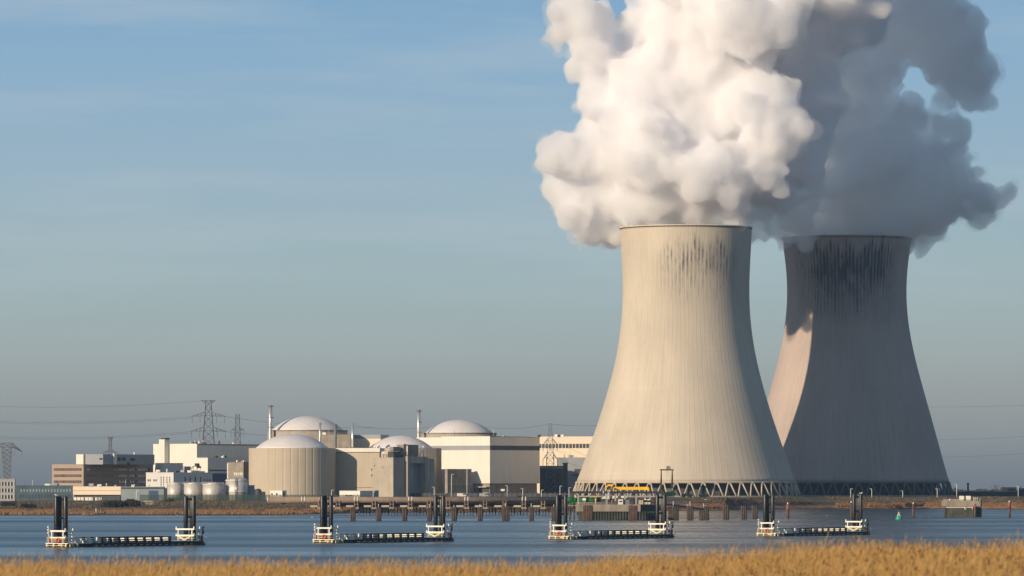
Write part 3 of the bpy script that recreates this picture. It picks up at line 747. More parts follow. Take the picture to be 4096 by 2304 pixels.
# brown concrete block beside the reactor
b = Blk('service_block', 'weathered brown concrete block with a row of slot windows left of the ribbed reactor', 'building', 974, 3178, 5.8)
b.body(913, 1006, 1851, None, M_concrete_d)
b.win_l([(px_ - 1.8, px_ + 2, 1890, 1900.5) for px_ in (939, 947, 954, 961, 968)], M_glass_b)
b.win_l([(px_ - 1.8, px_ + 2, 1914, 1920) for px_ in (947, 961)], M_glass_b)
b.win_r([(981, 984, 1890, 1900), (991, 994, 1890, 1900)], M_brown)
b.part(MB().box(b.fx(912) - .5, b.fx(913.5), -.25, -.02, -.5, b.z(1852)), 'corner_strip', M_white)
for px_ in (936, 962): b.part(MB().cyl((b.fx(px_), 3, b.z(1851)), (b.fx(px_), 3, b.z(1840)), .85), 'roof_vent', M_steel)
for i in range(6): b.part(MB().cyl((-2, b.fy(977 + 3.4*i), b.z(1851)), (-2, b.fy(977 + 3.4*i), b.z(1845)), .28), 'roof_vent', M_wpaint)

# storage tanks
def tank(label, xl, xr, yt, Yc, dome=0, cat='storage tank'):
    r_ = (xr - xl) / 2 * Yc / F; zg = 5.4
    t = thing('storage_tank', label, cat, (PX((xl + xr) / 2, Yc), Yc, zg), 0, 'round metal storage tanks')
    h = PZ(yt, Yc) - zg
    MB().lathe([(r_, -.5), (r_, h)], 40, cap=True).build('shell', M_tank, t)
    rm = MB().lathe([(r_ + .01, h - .35), (r_ + .22, h - .35), (r_ + .22, h + .02), (r_ + .01, h + .02)], 40, cap=False); rm.build('rim', M_wpaint, t)
    if dome:
        MB().lathe([(r_ * math.cos(a), h + .03 + dome * math.sin(a)) for a in np.linspace(0, math.pi / 2 - .02, 8)], 40, cap=True).build('roof', M_tank, t)
        MB().lathe([(r_ + .02, h * .44), (r_ + .3, h * .44), (r_ + .3, h * .47), (r_ + .02, h * .47)], 40, cap=False).build('ring', M_wpaint, t)
        for dx in (-.3, .5): MB().line([(dx, -r_ - .35, 0), (dx, -r_ - .35, h + .4), (dx, -r_ + 1.5, h + dome * .75)], .16).build('riser_pipe', M_steel, t)
    else:
        MB().lathe([(r_ - .02, h + .03), (.4, h + .9)], 40, cap=True).build('roof', M_tank, t)
        q = MB()
        for i in range(20):
            a = 2*math.pi*i/20; q.bar((r_*math.cos(a)*.97, r_*math.sin(a)*.97, h), (r_*math.cos(a)*.97, r_*math.sin(a)*.97, h + 1.0), .05)
        q.lathe([(r_*.97 - .05, h + .95), (r_*.97 + .05, h + .95), (r_*.97 + .05, h + 1.05), (r_*.97 - .05, h + 1.05)], 40, cap=False)
        q.build('guard_rail', M_wpaint, t)
    return t
tank('leftmost of the three plain flat topped round tanks', 669, 734, 1936, 3010)
tank('middle one of the three plain flat topped round tanks', 735.5, 809, 1935.5, 3000)
tank('widest of the three plain flat topped round tanks, on their right', 810, 895, 1936, 2995)
tank('taller domed round tank with two riser pipes beside the flat topped tanks', 902.5, 990, 1921, 3000, 3.6 * .45)
b = Blk('wall_block', 'narrow sunlit white wall standing left of the flat topped tanks', 'wall', 668, 2990, 5.4, beta=12)
b.body(656, 669, 1935, None, M_white, parapet=0)
b = Blk('pump_house', 'small grey hut between the domed tank and the ribbed reactor', 'hut', 1000, 3010, 5.6)
b.body(988, 1018, 1943, None, M_grey_clad)
t = thing('pressure_vessel', 'dark upright vessel with a rounded top in front of the ribbed reactor', 'tank', (PX(1033, 2990), 2990, 5.6), 0)
MB().lathe([(2.0, -.5), (2.0, 5.2), (1.7, 6.1), (1.0, 6.7), (.1, 6.9)], 20).build('shell', M_dark, t)
MB().box(.5, 4.0, -1.4, 1.4, -.5, 5.1).build('equipment_box', M_dark, t)
b = Blk('site_hut', 'small white hut with a dark end at the foot of the ribbed reactor', 'hut', 1129, 2985, 5.6)
b.body(1081, 1146, 1963, None, M_white, parapet=.15)
b.win_l([(1085, 1091, 1973, 1979), (1104, 1111, 1973, 1979)], M_glass); b.win_r([(1132, 1138, 1970, 1985)], M_dark, 'door')

# reactor buildings: cylinder, parapet ring, shallow dome
def reactor(label, xl, xr, yt, Yc, dl, dr, ya, ribs=True, parent_z=None, m=None):
    xc = (xl + xr) / 2; r_ = (xr - xl) / 2 * Yc / F; zg = 6.4 if parent_z is None else parent_z
    t = thing('reactor_building', label, 'reactor building', (PX(xc, Yc), Yc, zg), R(11), 'domed reactor buildings')
    h = PZ(yt, Yc) - zg; n = 216; m = m or M_panel
    if ribs:
        MB().lathe([(r_ - .2, -.6), (r_ - .2, h - 2.0)], n, fn=lambda r, z, i: r + (.15 if i % 6 else 0), smooth=False).build('wall', m, t)
        MB().lathe([(r_ - .3, h - 1.98), (r_, h - 1.98), (r_, h), (r_ - 1.4, h)], n, cap=False, fn=lambda r, z, i: r - (.16 if i % 6 == 0 and r > 2 else 0), smooth=False).build('parapet', m, t)
        MB().lathe([(r_ - 1.38, h - .3), (r_ - 1.39, h - .31)], 60).build('roof', M_dome, t)
    else:
        MB().lathe([(r_, -.6), (r_, h)], 96).build('wall', m, t)
        MB().lathe([(r_ + .01, h - .5), (r_ + .3, h - .5), (r_ + .3, h + .2), (r_ + .01, h + .2)], 96, cap=False).build('parapet', M_concrete_d, t)
    rd = (dr - dl) / 2 * Yc / F; hd = (yt - ya) * Yc / F
    ps = (rd * rd + hd * hd) / (2 * hd); a0 = math.asin(min(1, rd / ps)); 
    prof = [(ps * math.sin(a0 * (1 - k)), h - .3 + ps * math.cos(a0 * (1 - k)) - (ps - hd)) for k in np.linspace(0, .985, 16)]
    MB().lathe(prof, 72).build('dome', M_dome, t)
    return t
reactor('squat ribbed concrete reactor with a white dome, the left front one', 995, 1342.5, 1793, 3150, 1024, 1322, 1734)
reactor('ribbed reactor with a white dome half hidden by the grey concrete tower block', 1436, 1770, 1793, 3310, 1474, 1734, 1740)
reactor('highest white dome on a plain grey drum behind the left ribbed reactor', 1070, 1390, 1722, 3330, 1083, 1377, 1662, False, None, M_concrete)
reactor('white dome on a grey ring over the big white hall with the dark band', 1685, 1986, 1733, 3405, 1697, 1975, 1677, False, None, M_concrete)

b = Blk('concrete_block', 'stained concrete block on the drum, right below the highest dome', 'building', 1402, 3290, 6.4, beta=15)
b.body(1236, 1406, 1740, None, M_concrete_d)
b = Blk('rear_hall', 'long low hall with white wall and grey roof band behind the thin chimneys', 'industrial hall', 1522, 3330, 6.4, beta=20)
b.body(1395, 1528, 1754, None, M_cream, parapet=0)
b.part(MB().box(b.fx(1395), .12, -.2, 14, b.z(1754) + .02, b.z(1739)), 'roof_band', M_grey_clad)
# connecting building between the two ribbed reactors
b = Blk('connecting_building', 'cream building with a white roof edge linking the two ribbed reactors', 'building', 1518, 3148, 6.2, beta=14)
b.body(1300, 1524, 1808, None, M_panel, parapet=0)
b.part(MB().box(b.fx(1300), .35, -.7, 10, b.z(1808) + .02, b.z(1792)), 'roof_edge', M_white)
b.part(MB().box(b.fx(1300), .2, -.25, -.02, b.z(1810), b.z(1808)), 'drip_edge', M_dark)
b.part(MB().box(b.fx(1424), b.fx(1490), -.15, -.02, b.z(1951), b.z(1949.5)), 'pipe_run', M_dark)
q = MB()
for i in range(26): q.cyl((b.fx(1345 + i*7), .5 + (i % 3), b.z(1792)), (b.fx(1345 + i*7), .5 + (i % 3), b.z(1788)), .22, n=5)
b.part(q, 'roof_studs', M_rust)
b.win_l([(1485, 1489, 1874, 1883), (1485, 1489, 1897, 1906)], M_dark)
b = Blk('low_shed', 'long low white shed with a grey end at the foot of the left ribbed reactor', 'shed', 1440, 2990, 5.8)
b.body(1358, 1491, 1964, None, M_white, parapet=.15)
b.win_l([(1384 + 4*i, 1386.5 + 4*i, 1985, 1990) for i in range(6)], M_offwhite)
b.part(MB().box(b.fx(1380), b.fx(1412), -.2, -.02, b.z(1984.5), b.z(1980.5)), 'awning', M_dark)
b.part(MB().box(.02, .9, b.fy(1494), b.fy(1494) + 3.6, -.4, b.z(1962)), 'annex_box', M_grey_clad)

# concrete tower block in front of the second ribbed reactor
b = Blk('concrete_tower_block', 'tall stained concrete block with deep shaded bays before the half hidden dome', 'building', 1573, 3125, 6.0)
b.body(1490, 1618, 1832, None, M_concrete)
b.win_l([(1526, 1536, 1864, 1875)], M_brown, 'window'); b.win_l([(1496, 1500, 1860, 1865)], M_dark, 'vent')
b.part(MB().box(b.fx(1490), 0.02, -.14, -.02, b.z(1880), b.z(1879)), 'ledge', M_panel)
yb0 = b.fy(1618)
b.part(MB().box(.05, 2.4, yb0, yb0 + 2.2, -.5, b.z(1824)), 'pier', M_concrete)
y1_, y2_ = yb0 + 2.2, b.fy(1690)
b.part(MB().box(-8, -2.5, y1_, y2_, -.5, b.z(1830)), 'recess_wall', M_grey_clad)
b.part(MB().box(-2.4, 1.6, y1_ + .02, y2_, b.z(1853), b.z(1826)), 'lintel', M_concrete)
b.part(MB().box(-2.4, 2.4, y2_, y2_ + 2.0, -.5, b.z(1826)), 'pier', M_concrete)
b.part(MB().box(-9, 0, y2_ + 2.02, b.fy(1737), -.5, b.z(1834)), 'side_wall', M_concrete)
for px_ in (1634, 1699): b.part(MB().cyl((2.7, b.fy(px_), -.3), (2.7, b.fy(px_), b.z(1826)), .14), 'downpipe', M_steel)
for px_ in (1626, 1690): b.part(MB().cyl((.6, b.fy(px_), b.z(1826)), (.6, b.fy(px_), b.z(1782)), .42), 'vent_pipe', M_wpaint)
# roof machinery
b.part(MB().box(b.fx(1516), b.fx(1566), 3, 8, b.z(1815), b.z(1805)), 'roof_duct', M_tank)
q = MB()
for px_ in (1518, 1530, 1544, 1558, 1565):
    q.bar((b.fx(px_), 3.5, b.z(1832)), (b.fx(px_), 3.5, b.z(1815)), .18); q.bar((b.fx(px_), 3.5, b.z(1832)), (b.fx(px_ + 6), 3.5, b.z(1815)), .12)
b.part(q, 'duct_frame', M_rust)
b.part(MB().box(b.fx(1545), b.fx(1572), 10, 24, b.z(1832), b.z(1778)), 'plant_room', M_concrete_d)
b.part(MB().box(-5, -.5, b.fy(1577), b.fy(1611), b.z(1832), b.z(1806)), 'machine_room', M_dark)
b.part(MB().box(-4, -1, b.fy(1578), b.fy(1608), b.z(1804), b.z(1787)), 'cooler_unit', M_concrete_d)
b.part(MB().box(-6, -2, b.fy(1632), b.fy(1678), b.z(1826), b.z(1797)), 'machine_room', M_dark)
q = MB()
for i in range(14):
    y_ = b.fy(1612 + random.uniform(-34, 84)); q.bar((random.uniform(-4, 1), y_, b.z(1830)), (random.uniform(-4, 1), y_ + random.uniform(-2, 2), b.z(random.uniform(1798, 1815))), .11)
b.part(q, 'pipework', M_pylon)

# the big white hall with a dark band
b = Blk('white_hall', 'big square white hall with a dark window band, its right face in shade', 'industrial hall', 1959.5, 3272, 6.4)
dW = b.fy(2158.6); wW = -b.fx(1766)
b.part(MB().box(-wW, 0, 0, dW, b.z(1876), b.z(1748)), 'wall', M_white)
b.part(MB().box(b.fx(1868), 0, 0, dW, b.z(1933.6), b.z(1876) - .002), 'wall', M_white)
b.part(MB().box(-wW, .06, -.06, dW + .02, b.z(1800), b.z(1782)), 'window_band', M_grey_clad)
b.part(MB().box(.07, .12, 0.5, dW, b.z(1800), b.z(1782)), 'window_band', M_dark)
b.part(MB().box(b.fx(1775), -1.2, 1.2, dW - 1.2, -.6, b.z(1933.6) - .01), 'base', M_concrete_d)
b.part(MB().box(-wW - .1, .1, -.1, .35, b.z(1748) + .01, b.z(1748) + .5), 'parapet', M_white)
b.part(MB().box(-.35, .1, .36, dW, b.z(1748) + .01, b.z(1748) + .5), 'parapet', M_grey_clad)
yw = dW + .5; Yw = b.Yc + wW * b.sb + yw * b.cb                        # rear wing that shows over the half hidden dome
def wz(py): return PZ(py, Yw) - b.zg
b.part(MB().box(-wW - 62, -wW * .95, yw, yw + 9, -.5, wz(1748)), 'rear_wing', M_white)
b.part(MB().box(-wW - 62, -wW * .95, yw - .1, yw - .01, wz(1800), wz(1782)), 'window_band', M_grey_clad)
b.part(MB().box(b.fx(1912), b.fx(1950), .6, 1.3, b.z(1968), b.z(1949)), 'loading_door', M_dark)
b.part(MB().box(b.fx(1908), b.fx(1954), -2.5, 1.1, b.z(1949), b.z(1947)), 'canopy', M_white)
b = Blk('annex', 'grey concrete annex against the lit wall of the big square hall', 'annex', 1790, 3256, 6.2)
b.body(1780, 1886, 1878, None, M_concrete_d)
b.part(MB().prism([(b.fy(1886) + .02, -.5), (b.fy(1900), -.5), (b.fy(1886) + .02, b.z(1878))], -6, -.3, 'x'), 'sloping_wall', M_concrete_d)
b.part(MB().box(.02, .2, .5, b.fy(1884), b.z(1936), b.z(1935)), 'pipe_run', M_wpaint)
b = Blk('rear_white_hall', 'distant cream hall with a band of windows behind the lattice pylon', 'industrial hall', 2420, 3570, 6.6, beta=20)
b.body(2120, 2424, 1747, None, M_cream, parapet=.3)
b.win_l([(2140, 2412, 1775, 1792)], M_glass, 'window_band')
mull_l(b, 2140, 2412, 20, 1774.5, 1792.5, M_cream, .2)
b = Blk('switch_house', 'dark low switch house right of the big square hall', 'building', 2250, 3352, 6.4, beta=10)
b.body(2159, 2254, 1877, None, mat('blue_grey_cladding', (.075, .085, .10), .7, var=.15, scale=.15))
b.part(MB().box(b.fx(2159), .1, -.1, 6, b.z(1876), b.z(1863)), 'roof_band', M_teal_l)
for i in range(4): b.part(MB().box(b.fx(2163), b.fx(2245), -.12, -.02, b.z(1900 + 20*i), b.z(1898 + 20*i)), 'louvre', M_dark)
b = Blk('grey_block', 'plain grey block between the dark switch house and the sunlit tower', 'building', 2345, 3400, 6.6, beta=8)
b.body(2228, 2350, 1832, None, M_grey_clad)
b.win_l([(2298, 2330, 1876, 1887), (2290, 2320, 1898, 1903)], M_dark)
b.part(MB().box(b.fx(2228), b.fx(2268), -.12, -.02, b.z(1885), b.z(1832)), 'panel', M_teal_l)
b = Blk('dark_shaft', 'narrow dark shaft building with a stepped head before the plain grey block', 'building', 2270, 3338, 6.4, beta=6)
b.body(2252, 2271, 1854, None, M_dark, parapet=0)
b.part(MB().box(b.fx(2247), .3, -.4, 3, b.z(1854) + .01, b.z(1851)), 'head', M_dark)

# chimneys
def chimney(label, xl, xr, yt, yb, Yc, m, collars, steps=False):
    r_ = (xr - xl) / 2 * Yc / F; z0 = PZ(yb, Yc) - 8; h = PZ(yt, Yc) - z0
    t = thing('chimney', label, 'chimney', (PX((xl + xr) / 2, Yc), Yc, z0), 0, 'thin metal chimneys')
    MB().lathe([(r_, -.2), (r_, h * .55), (r_ * .98, h), (r_ * .8, h), (r_ * .8, h - 1)], 20, cap=False).build('flue', m, t)
    for f in collars:
        q = MB().lathe([(r_ + .01, h*f - .12), (r_ + .28, h*f - .12), (r_ + .28, h*f + .12), (r_ + .01, h*f + .12)], 20, cap=False)
        q.box(r_ * .5, r_ + 1.0, -.3, .3, h*f - .25, h*f + .13); q.build('platform', M_rust if m is not M_pylon else m, t)
    return t
chimney('tallest shiny chimney, left of the highest dome', 1074, 1089.5, 1621, 1723, 3312, M_steel, (.98, .68, .42))
chimney('shiny chimney rising in front of the highest dome', 1275, 1286, 1690, 1775, 3262, M_steel, ())
chimney('grey chimney with three platforms right of the highest dome', 1335.5, 1347, 1695, 1790, 3262, M_pylon, (.95, .62, .33, .18))
chimney('plain shiny chimney right of the grey one with platforms', 1405.5, 1415, 1692, 1790, 3262, M_steel, ())
chimney('tall shiny chimney left of the dome over the big white hall', 1667.5, 1682, 1639, 1752, 3390, M_steel, (.97, .70, .45))

# ------------------------------------------------------------------ pylons and power lines
def lattice(mb, lv, r, n=1):
    """square lattice mast through levels (z, half width)"""
    for (z0, w0), (z1, w1) in zip(lv[:-1], lv[1:]):
        c0 = [(sx_*w0, sy_*w0, z0) for sx_, sy_ in ((-1,-1),(1,-1),(1,1),(-1,1))]
        c1 = [(sx_*w1, sy_*w1, z1) for sx_, sy_ in ((-1,-1),(1,-1),(1,1),(-1,1))]
        for i in range(4):
            j = (i + 1) % 4
            mb.bar(c0[i], c1[i], r); mb.bar(c0[i], c1[j], r * .65); mb.bar(c0[j], c1[i], r * .65); mb.bar(c1[i], c1[j], r * .6)
def arm(mb, z, w, L, rise, r):
    for s_ in (-1, 1):
        tip = (s_ * L, 0, z + rise)
        for y in (-w, w):
            mb.bar((s_ * w, y, z), tip, r); mb.bar((s_ * w, y, z + L * .22), tip, r * .7)
            for k in (.3, .6):
                a = Vector((s_ * w, y, z)).lerp(Vector(tip), k); c = Vector((s_ * w, y, z + L * .22)).lerp(Vector(tip), k * .8)
                mb.bar(a, c, r * .6)
def insul(mb, pts, ln):
    for p in pts: mb.cyl(p, (p[0], p[1], p[2] - ln), .16, .16, 6)
def mk_pylon(label, px_, Y, ytop, ybot, tw, bw, arms, r, top=None, rz=0, ylo=None):
    s = Y / F; z0 = 6.0 if Y < 3650 else -.6; zt = PZ(ytop, Y) - z0
    t = thing('lattice_pylon', label, 'pylon', (PX(px_, Y), Y, z0), rz, 'lattice electricity pylons')
    zb = PZ(ybot, Y) - z0
    slope = (bw - tw) / (zt - zb)
    lv = [(z, (tw + slope * (zt - z)) * s) for z in np.linspace(0, zt, 14)]
    m = MB(); lattice(m, lv, r); m.build('mast', M_pylon, t)
    for (y_, L_, rise) in arms:
        z = PZ(y_, Y) - z0; q = MB(); arm(q, z, (tw + slope * (zt - z)) * s, L_ * s, rise, r); q.build('crossarm', M_pylon, t)
        q = MB(); insul(q, [(sg * L_ * s * f, 0, z + rise * f) for sg in (-1, 1) for f in (.5, .97)], 26 * s); q.build('insulators', M_pylon, t)
    if top:
        L_, d = top; q = MB()
        for y in (-1, 1):
            q.bar((-L_*s, y*.4, zt), (L_*s, y*.4, zt), r)
            for sg in (-1, 1):
                q.bar((sg*L_*s, y*.4, zt), (sg*tw*s, y*.8, zt - d*s), r * .8)
                for f in (.3, .65): q.bar((sg*(tw + (L_ - tw)*f)*s, y*.4, zt), (sg*(tw + (L_ - tw)*f)*s, y*.6, zt - d*s*(1 - f)), r*.6)
        q.build('top_crossarm', M_pylon, t)
    return t
mk_pylon('tallest pylon with a wide flat head and two crossarms above the white hall', 833.6, 3460, 1602, 1777, 10, 23, ((1663, 67, -.3), (1723, 70, -.3)), .19, (28, 12))
mk_pylon('narrow pylon with one crossarm, right of the tallest pylon', 950, 3700, 1657, 1777, 7, 11, ((1716, 27, -1.0),), .17)
mk_pylon('pylon with two slanting crossarm pairs in front of the distant cream hall', 2201, 3350, 1694, 1862, 5, 15, ((1757, 29, -3.5), (1818, 30, -3.5)), .16)
mk_pylon('broad pylon fading in the haze above the low grey office at the left edge', 27, 4300, 1772, 1917, 20, 12, ((1785, 62, -4.5),), .22, (26, 10), R(14))
mk_pylon('half hidden pylon top behind the roof block of the brown office', 441, 3900, 1749, 1860, 5, 7, ((1806, 32, -1.2),), .18, (10, 14))
t = thing('power_line', 'thin power cables running left from the tallest pylon', 'power line', (0, 0, 0), 0, 'overhead power lines')
def wires(t, ends, sag, r=.075):
    for (a, b_) in ends:
        a, b_ = Vector(a), Vector(b_); q = MB(); pts = []
        for k in np.linspace(0, 1, 13):
            p = a.lerp(b_, k); p.z -= sag * 4 * k * (1 - k); pts.append(p)
        q.line(pts, r, 5); q.build('cable', M_wire, t)
def wp(px_, py, Y): return (PX(px_, Y), Y, PZ(py, Y))
wires(t, [(wp(806, 1604, 3460), wp(-60, 1624, 3700)), (wp(768, 1666, 3460), wp(-60, 1684, 3690)), (wp(770, 1672, 3455), wp(-60, 1690, 3640)), (wp(766, 1726, 3460), wp(-60, 1745, 3690)), (wp(768, 1732, 3455), wp(-60, 1752, 3640))], 2.2)
t = thing('power_line', 'thin power cables running right from the tallest pylon behind the domes', 'power line', (0, 0, 0), 0, 'overhead power lines')
wires(t, [(wp(899, 1666, 3460), wp(1500, 1712, 3600)), (wp(900, 1726, 3460), wp(1500, 1750, 3600)), (wp(1400, 1700, 3600), wp(1720, 1708, 3640)), (wp(1930, 1707, 3640), wp(2196, 1696, 3352)), (wp(2206, 1696, 3352), wp(2500, 1686, 3650))], 2.0)
t = thing('power_line', 'thin power cables in the hazy sky at the right picture edge', 'power line', (0, 0, 0), 0, 'overhead power lines')
wires(t, [(wp(3650, 1760, 3900), wp(4300, 1728, 3700)), (wp(3660, 1830, 3900), wp(4300, 1796, 3700)), (wp(3600, 1625, 4000), wp(4300, 1610, 3800))], 1.5, .07)
t = thing('power_line', 'thin power cables slanting down from the pylon before the distant cream hall', 'power line', (0, 0, 0), 0, 'overhead power lines')
wires(t, [(wp(2231, 1768, 3350), wp(2420, 1850, 3405)), (wp(2231, 1830, 3350), wp(2420, 1900, 3405))], 1.0, .06)

# small portal crane and lamps on the tower side
t = thing('gantry_crane', 'dark steel portal crane standing before the foot of the sunlit tower', 'crane', (PX(2667, 3205), 3205, 7.0), 0)
s = 3205 / F; zt = PZ(1882, 3205) - 7
q = MB()
for x in (-24, 20):
    for dx, y in ((-3.5, -1.5), (6, 1.5)): q.bar(((x + dx) * s, y, 0), ((x + 2) * s, y * .4, zt), .28)
    q.bar(((x - 1.0) * s, -1, zt * .35), ((x + 5) * s, 1, zt * .35), .2); q.bar(((x) * s, -1, zt * .62), ((x + 4) * s, 1, zt * .62), .2)
q.build('leg_frame', M_rust, t)
MB().box(-27 * s, 27 * s, -1.2, 1.2, zt, zt + .8).build('girder', M_rust, t)
q = MB(); q.box(-2 * s, 15 * s, -1.3, 1.3, zt + .82, zt + 1.9); q.prism([(-3 * s, zt + 1.9), (15 * s, zt + 1.9), (11 * s, zt + 2.8), (3 * s, zt + 2.9)], -1.4, 1.4); q.build('trolley', M_concrete_d, t)
MB().line([(2 * s, 0, zt), (2 * s, 0, zt - 2.2)], .07).build('hook', M_rust, t)

def lamp(label, px_, ytop, ybot, Y, head=1.2, m=None):
    z0 = PZ(ybot, Y); h = PZ(ytop, Y) - z0
    t = thing('lamp_post', label, 'lamp post', (PX(px_, Y), Y, z0 - .4), 0, 'lamp posts along the far bank')
    MB().cyl((0, 0, 0), (0, 0, h + .4), .22, .14, 8).build('pole', m or M_wpaint, t)
    q = MB().box(-.15, head, -.2, .2, h + .25, h + .45); q.build('lamp_head', M_wpaint, t)
LP = [(546, 1962, 2001, 2930, 'curved top lamp post left of the blue roller door'), (1326, 1960, 2000, 2950, 'thin lamp post before the right side of the left ribbed reactor'), (1737, 1948, 1990, 2960, 'thin lamp post before the half hidden ribbed reactor'),
      (1806, 1897, 1990, 3120, 'short white mast before the grey annex of the square hall'), (1868, 1864, 1990, 3125, 'tall white mast against the lit wall of the square hall'), (2029, 1942, 1990, 3130, 'lamp post before the shaded face of the square hall'),
      (2091, 1953, 1990, 3130, 'lamp post near the right corner of the square hall'), (2166, 1960, 1992, 3130, 'lamp post below the lattice pylon'), (2240, 1944, 1990, 3130, 'lamp post before the narrow dark shaft'), (2276, 1950, 1990, 3130, 'lamp post left of the crane platform'),
      (3402.7, 1955, 1989, 3205, 'pale lamp post before the left part of the shaded tower foot'), (3487, 1955, 1989, 3205, 'pale lamp post before the middle of the shaded tower foot'), (3611, 1963, 1988, 3205, 'short lamp post before the shaded tower, right of the pile pair'), (3749, 1955, 1988, 3205, 'pale lamp post before the right end of the shaded tower foot'),
      (3827, 1937, 1988, 3230, 'lamp post just right of the shaded tower'), (4073, 1945, 1986, 3230, 'lamp post near the right picture edge before the dark building')]
for a in LP: lamp(a[4], a[0], a[1], a[2], a[3], 1.3 if a[0] % 2 < 1 else -1.3)
t = thing('vent_stack', 'dark stub chimney on the low wall right of the shaded tower', 'chimney', (PX(3872, 3600), 3600, 7), 0)
MB().cyl((0, 0, 0), (0, 0, PZ(1934, 3600) - 7), .7, .6, 12).build('flue', M_dark, t); MB().cyl((0, 0, PZ(1936, 3600) - 7), (0, 0, PZ(1932, 3600) - 7), .95, .95, 12).build('cap', M_dark, t)

# right end: low dark wall, a building, bare trees
b = Blk('boundary_wall', 'long low dark wall right of the shaded tower', 'wall', 4300, 3560, 7.0, beta=3)
b.body(3760, 4300, 1968, None, M_teal_d, parapet=.2, depth=3)
b.part(MB().box(b.fx(3864), b.fx(3890), -.2, 5, b.z(1968), b.z(1963)), 'housing', M_teal)
b = Blk('warehouse', 'ochre and brown warehouse behind the low dark wall at the right edge', 'building', 4028, 3640, 7.0)
b.body(4006, 4066, 1951, None, M_brown)
b.win_r([(4032, 4060, 1956, 1962)], M_dark, 'window')
b = Blk('warehouse', 'dark shed cut by the right picture edge behind the lamp post', 'building', 4200, 3600, 7.0, beta=10)
b.body(4072, 4200, 1955, None, M_dark, depth=12)
b.win_l([(4078, 4090, 1957, 1960)], M_brown, 'window')

# fence line and small things on the dyke before the square hall
t = thing('security_fence', 'long dark security fence on the dyke behind the brown pipeline', 'fence', (PX(1500, 3140), 3140, 6.6), 0)
fl = PX(2300, 3140) - PX(1500, 3140); fz = PZ(1973, 3140) - 6.6
MB().box(0, fl, 0, .08, -.4, fz).build('fence_panel', mat('fence_grey', (.07, .075, .08), .8, var=.3, scale=.3), t)
for k in range(41): MB().box(fl * k / 40 - .08, fl * k / 40 + .08, -.12, -.01, -.4, fz + .5).build('fence_post', M_grey_clad, t)
t = thing('information_sign', 'small white tilted panel on a post above the dark fence', 'sign', (PX(2011, 3130), 3130, 6.6), 0)
MB().prism([(-1.1, PZ(1964, 3130) - 6.6), (.9, PZ(1964, 3130) - 6.6), (1.3, PZ(1956, 3130) - 6.6), (-1.3, PZ(1956, 3130) - 6.6)], -.15, .1).build('panel', M_wpaint, t)
MB().cyl((0, .2, -.4), (0, .2, PZ(1960, 3130) - 6.6), .14, n=8).build('post', M_rust, t)
def van(label, px_, Y, L_, m, rz):
    t = thing('parked_van', label, 'van', (PX(px_, Y), Y, PZ(1988, Y)), rz, 'vans parked before the square hall')
    MB().prism([(-L_/2, .35), (L_/2, .35), (L_/2, 1.1), (L_/2 - .5, 1.25), (L_/2 - 1.1, 2.2), (-L_/2, 2.25)], -.95, .95).build('body', m, t)
    MB().prism([(L_/2 - .62, 1.3), (L_/2 - 1.12, 2.05), (L_/2 - 1.9, 2.05), (L_/2 - 1.9, 1.3)], -.98, .98).build('window', M_glass, t)
    for x in (-L_/2 + .9, L_/2 - .9):
        for y in (-.9, .9): MB().cyl((x, y - .12, .35), (x, y + .12, .35), .36, n=14).build('wheel', M_dark, t)
van('white van standing before the grey annex of the square hall', 1846, 3122, 5.2, M_wpaint, R(8))
van('grey van standing before the corner of the square hall', 1936, 3122, 5.4, M_grey_clad, R(-6))

# more small plant on roofs and walls
def extras(b_name, n, seed, zoff=0.0):
    rs = random.Random(seed)
    for t in [o for o in col.objects if o.type == 'EMPTY' and o.get('label', '').startswith(b_name)]:
        w = [c for c in t.children if c.name.startswith('wall')]
        if not w: continue
        bb = [Vector(q) for q in w[0].bound_box]; x0, x1 = min(q.x for q in bb), max(q.x for q in bb); y0, y1 = min(q.y for q in bb), max(q.y for q in bb); z1 = max(q.z for q in bb)
        for k in range(n):
            x, y = x0 + (x1 - x0) * rs.uniform(.08, .92), y0 + (y1 - y0) * rs.uniform(.05, .6); s_ = rs.uniform(.5, 1.5)
            q = MB(); kind = rs.random()
            if kind < .5: q.box(x - s_, x + s_, y - s_ * .7, y + s_ * .7, z1 + .02, z1 + .5 + s_); nm = 'roof_unit'
            elif kind < .8: q.cyl((x, y, z1), (x, y, z1 + 1.2 + s_), .25 + .2 * s_, n=10); nm = 'roof_vent'
            else: q.cyl((x, y, z1), (x, y, z1 + 3 + 2 * s_), .09, n=6); nm = 'aerial'
            q.build(nm, rs.choice((M_tank, M_grey_clad, M_offwhite, M_rust)), t)
extras('tall windowless white hall', 6, 1); extras('low cream hall', 5, 2); extras('off white block', 5, 3); extras('flat teal workshop', 4, 4); extras('big square white hall', 6, 5)
extras('cream building with a white roof', 5, 6); extras('distant cream hall', 6, 7); extras('low grey office', 3, 8); extras('stained concrete block on the drum', 3, 9); extras('lower white side hall', 4, 10); extras('plain grey block', 3, 11)
# ------------------------------------------------------------------ floating pontoons with their mooring piles
WL = [(271, 2189), (3485, 2139.5)]                        # near waterline of the row, left end and right end
YA, YB = PY(WL[0][1]), PY(WL[1][1])
PA, PB = Vector((PX(WL[0][0], YA), YA, 0)), Vector((PX(WL[1][0], YB), YB, 0))
UD = (PB - PA).normalized(); UANG = math.atan2(UD.y, UD.x)
def along(px):                                            # distance along the row seen at column px
    t = (px - CX) / F
    return (t * PA.y - PA.x) / (UD.x - t * UD.y)
STARTS, ENDS = (271, 1335, 2275, 3105), (826, 1822, 2702, 3485)
S0 = [along(p) for p in STARTS]; LEN = sum(along(e) - a for a, e in zip(S0, ENDS)) / 4
def local_pt(i, x, y, z=0.0):
    p = PA + UD * (S0[i] + x); return Vector((p.x - UD.y * y, p.y + UD.x * y, z))

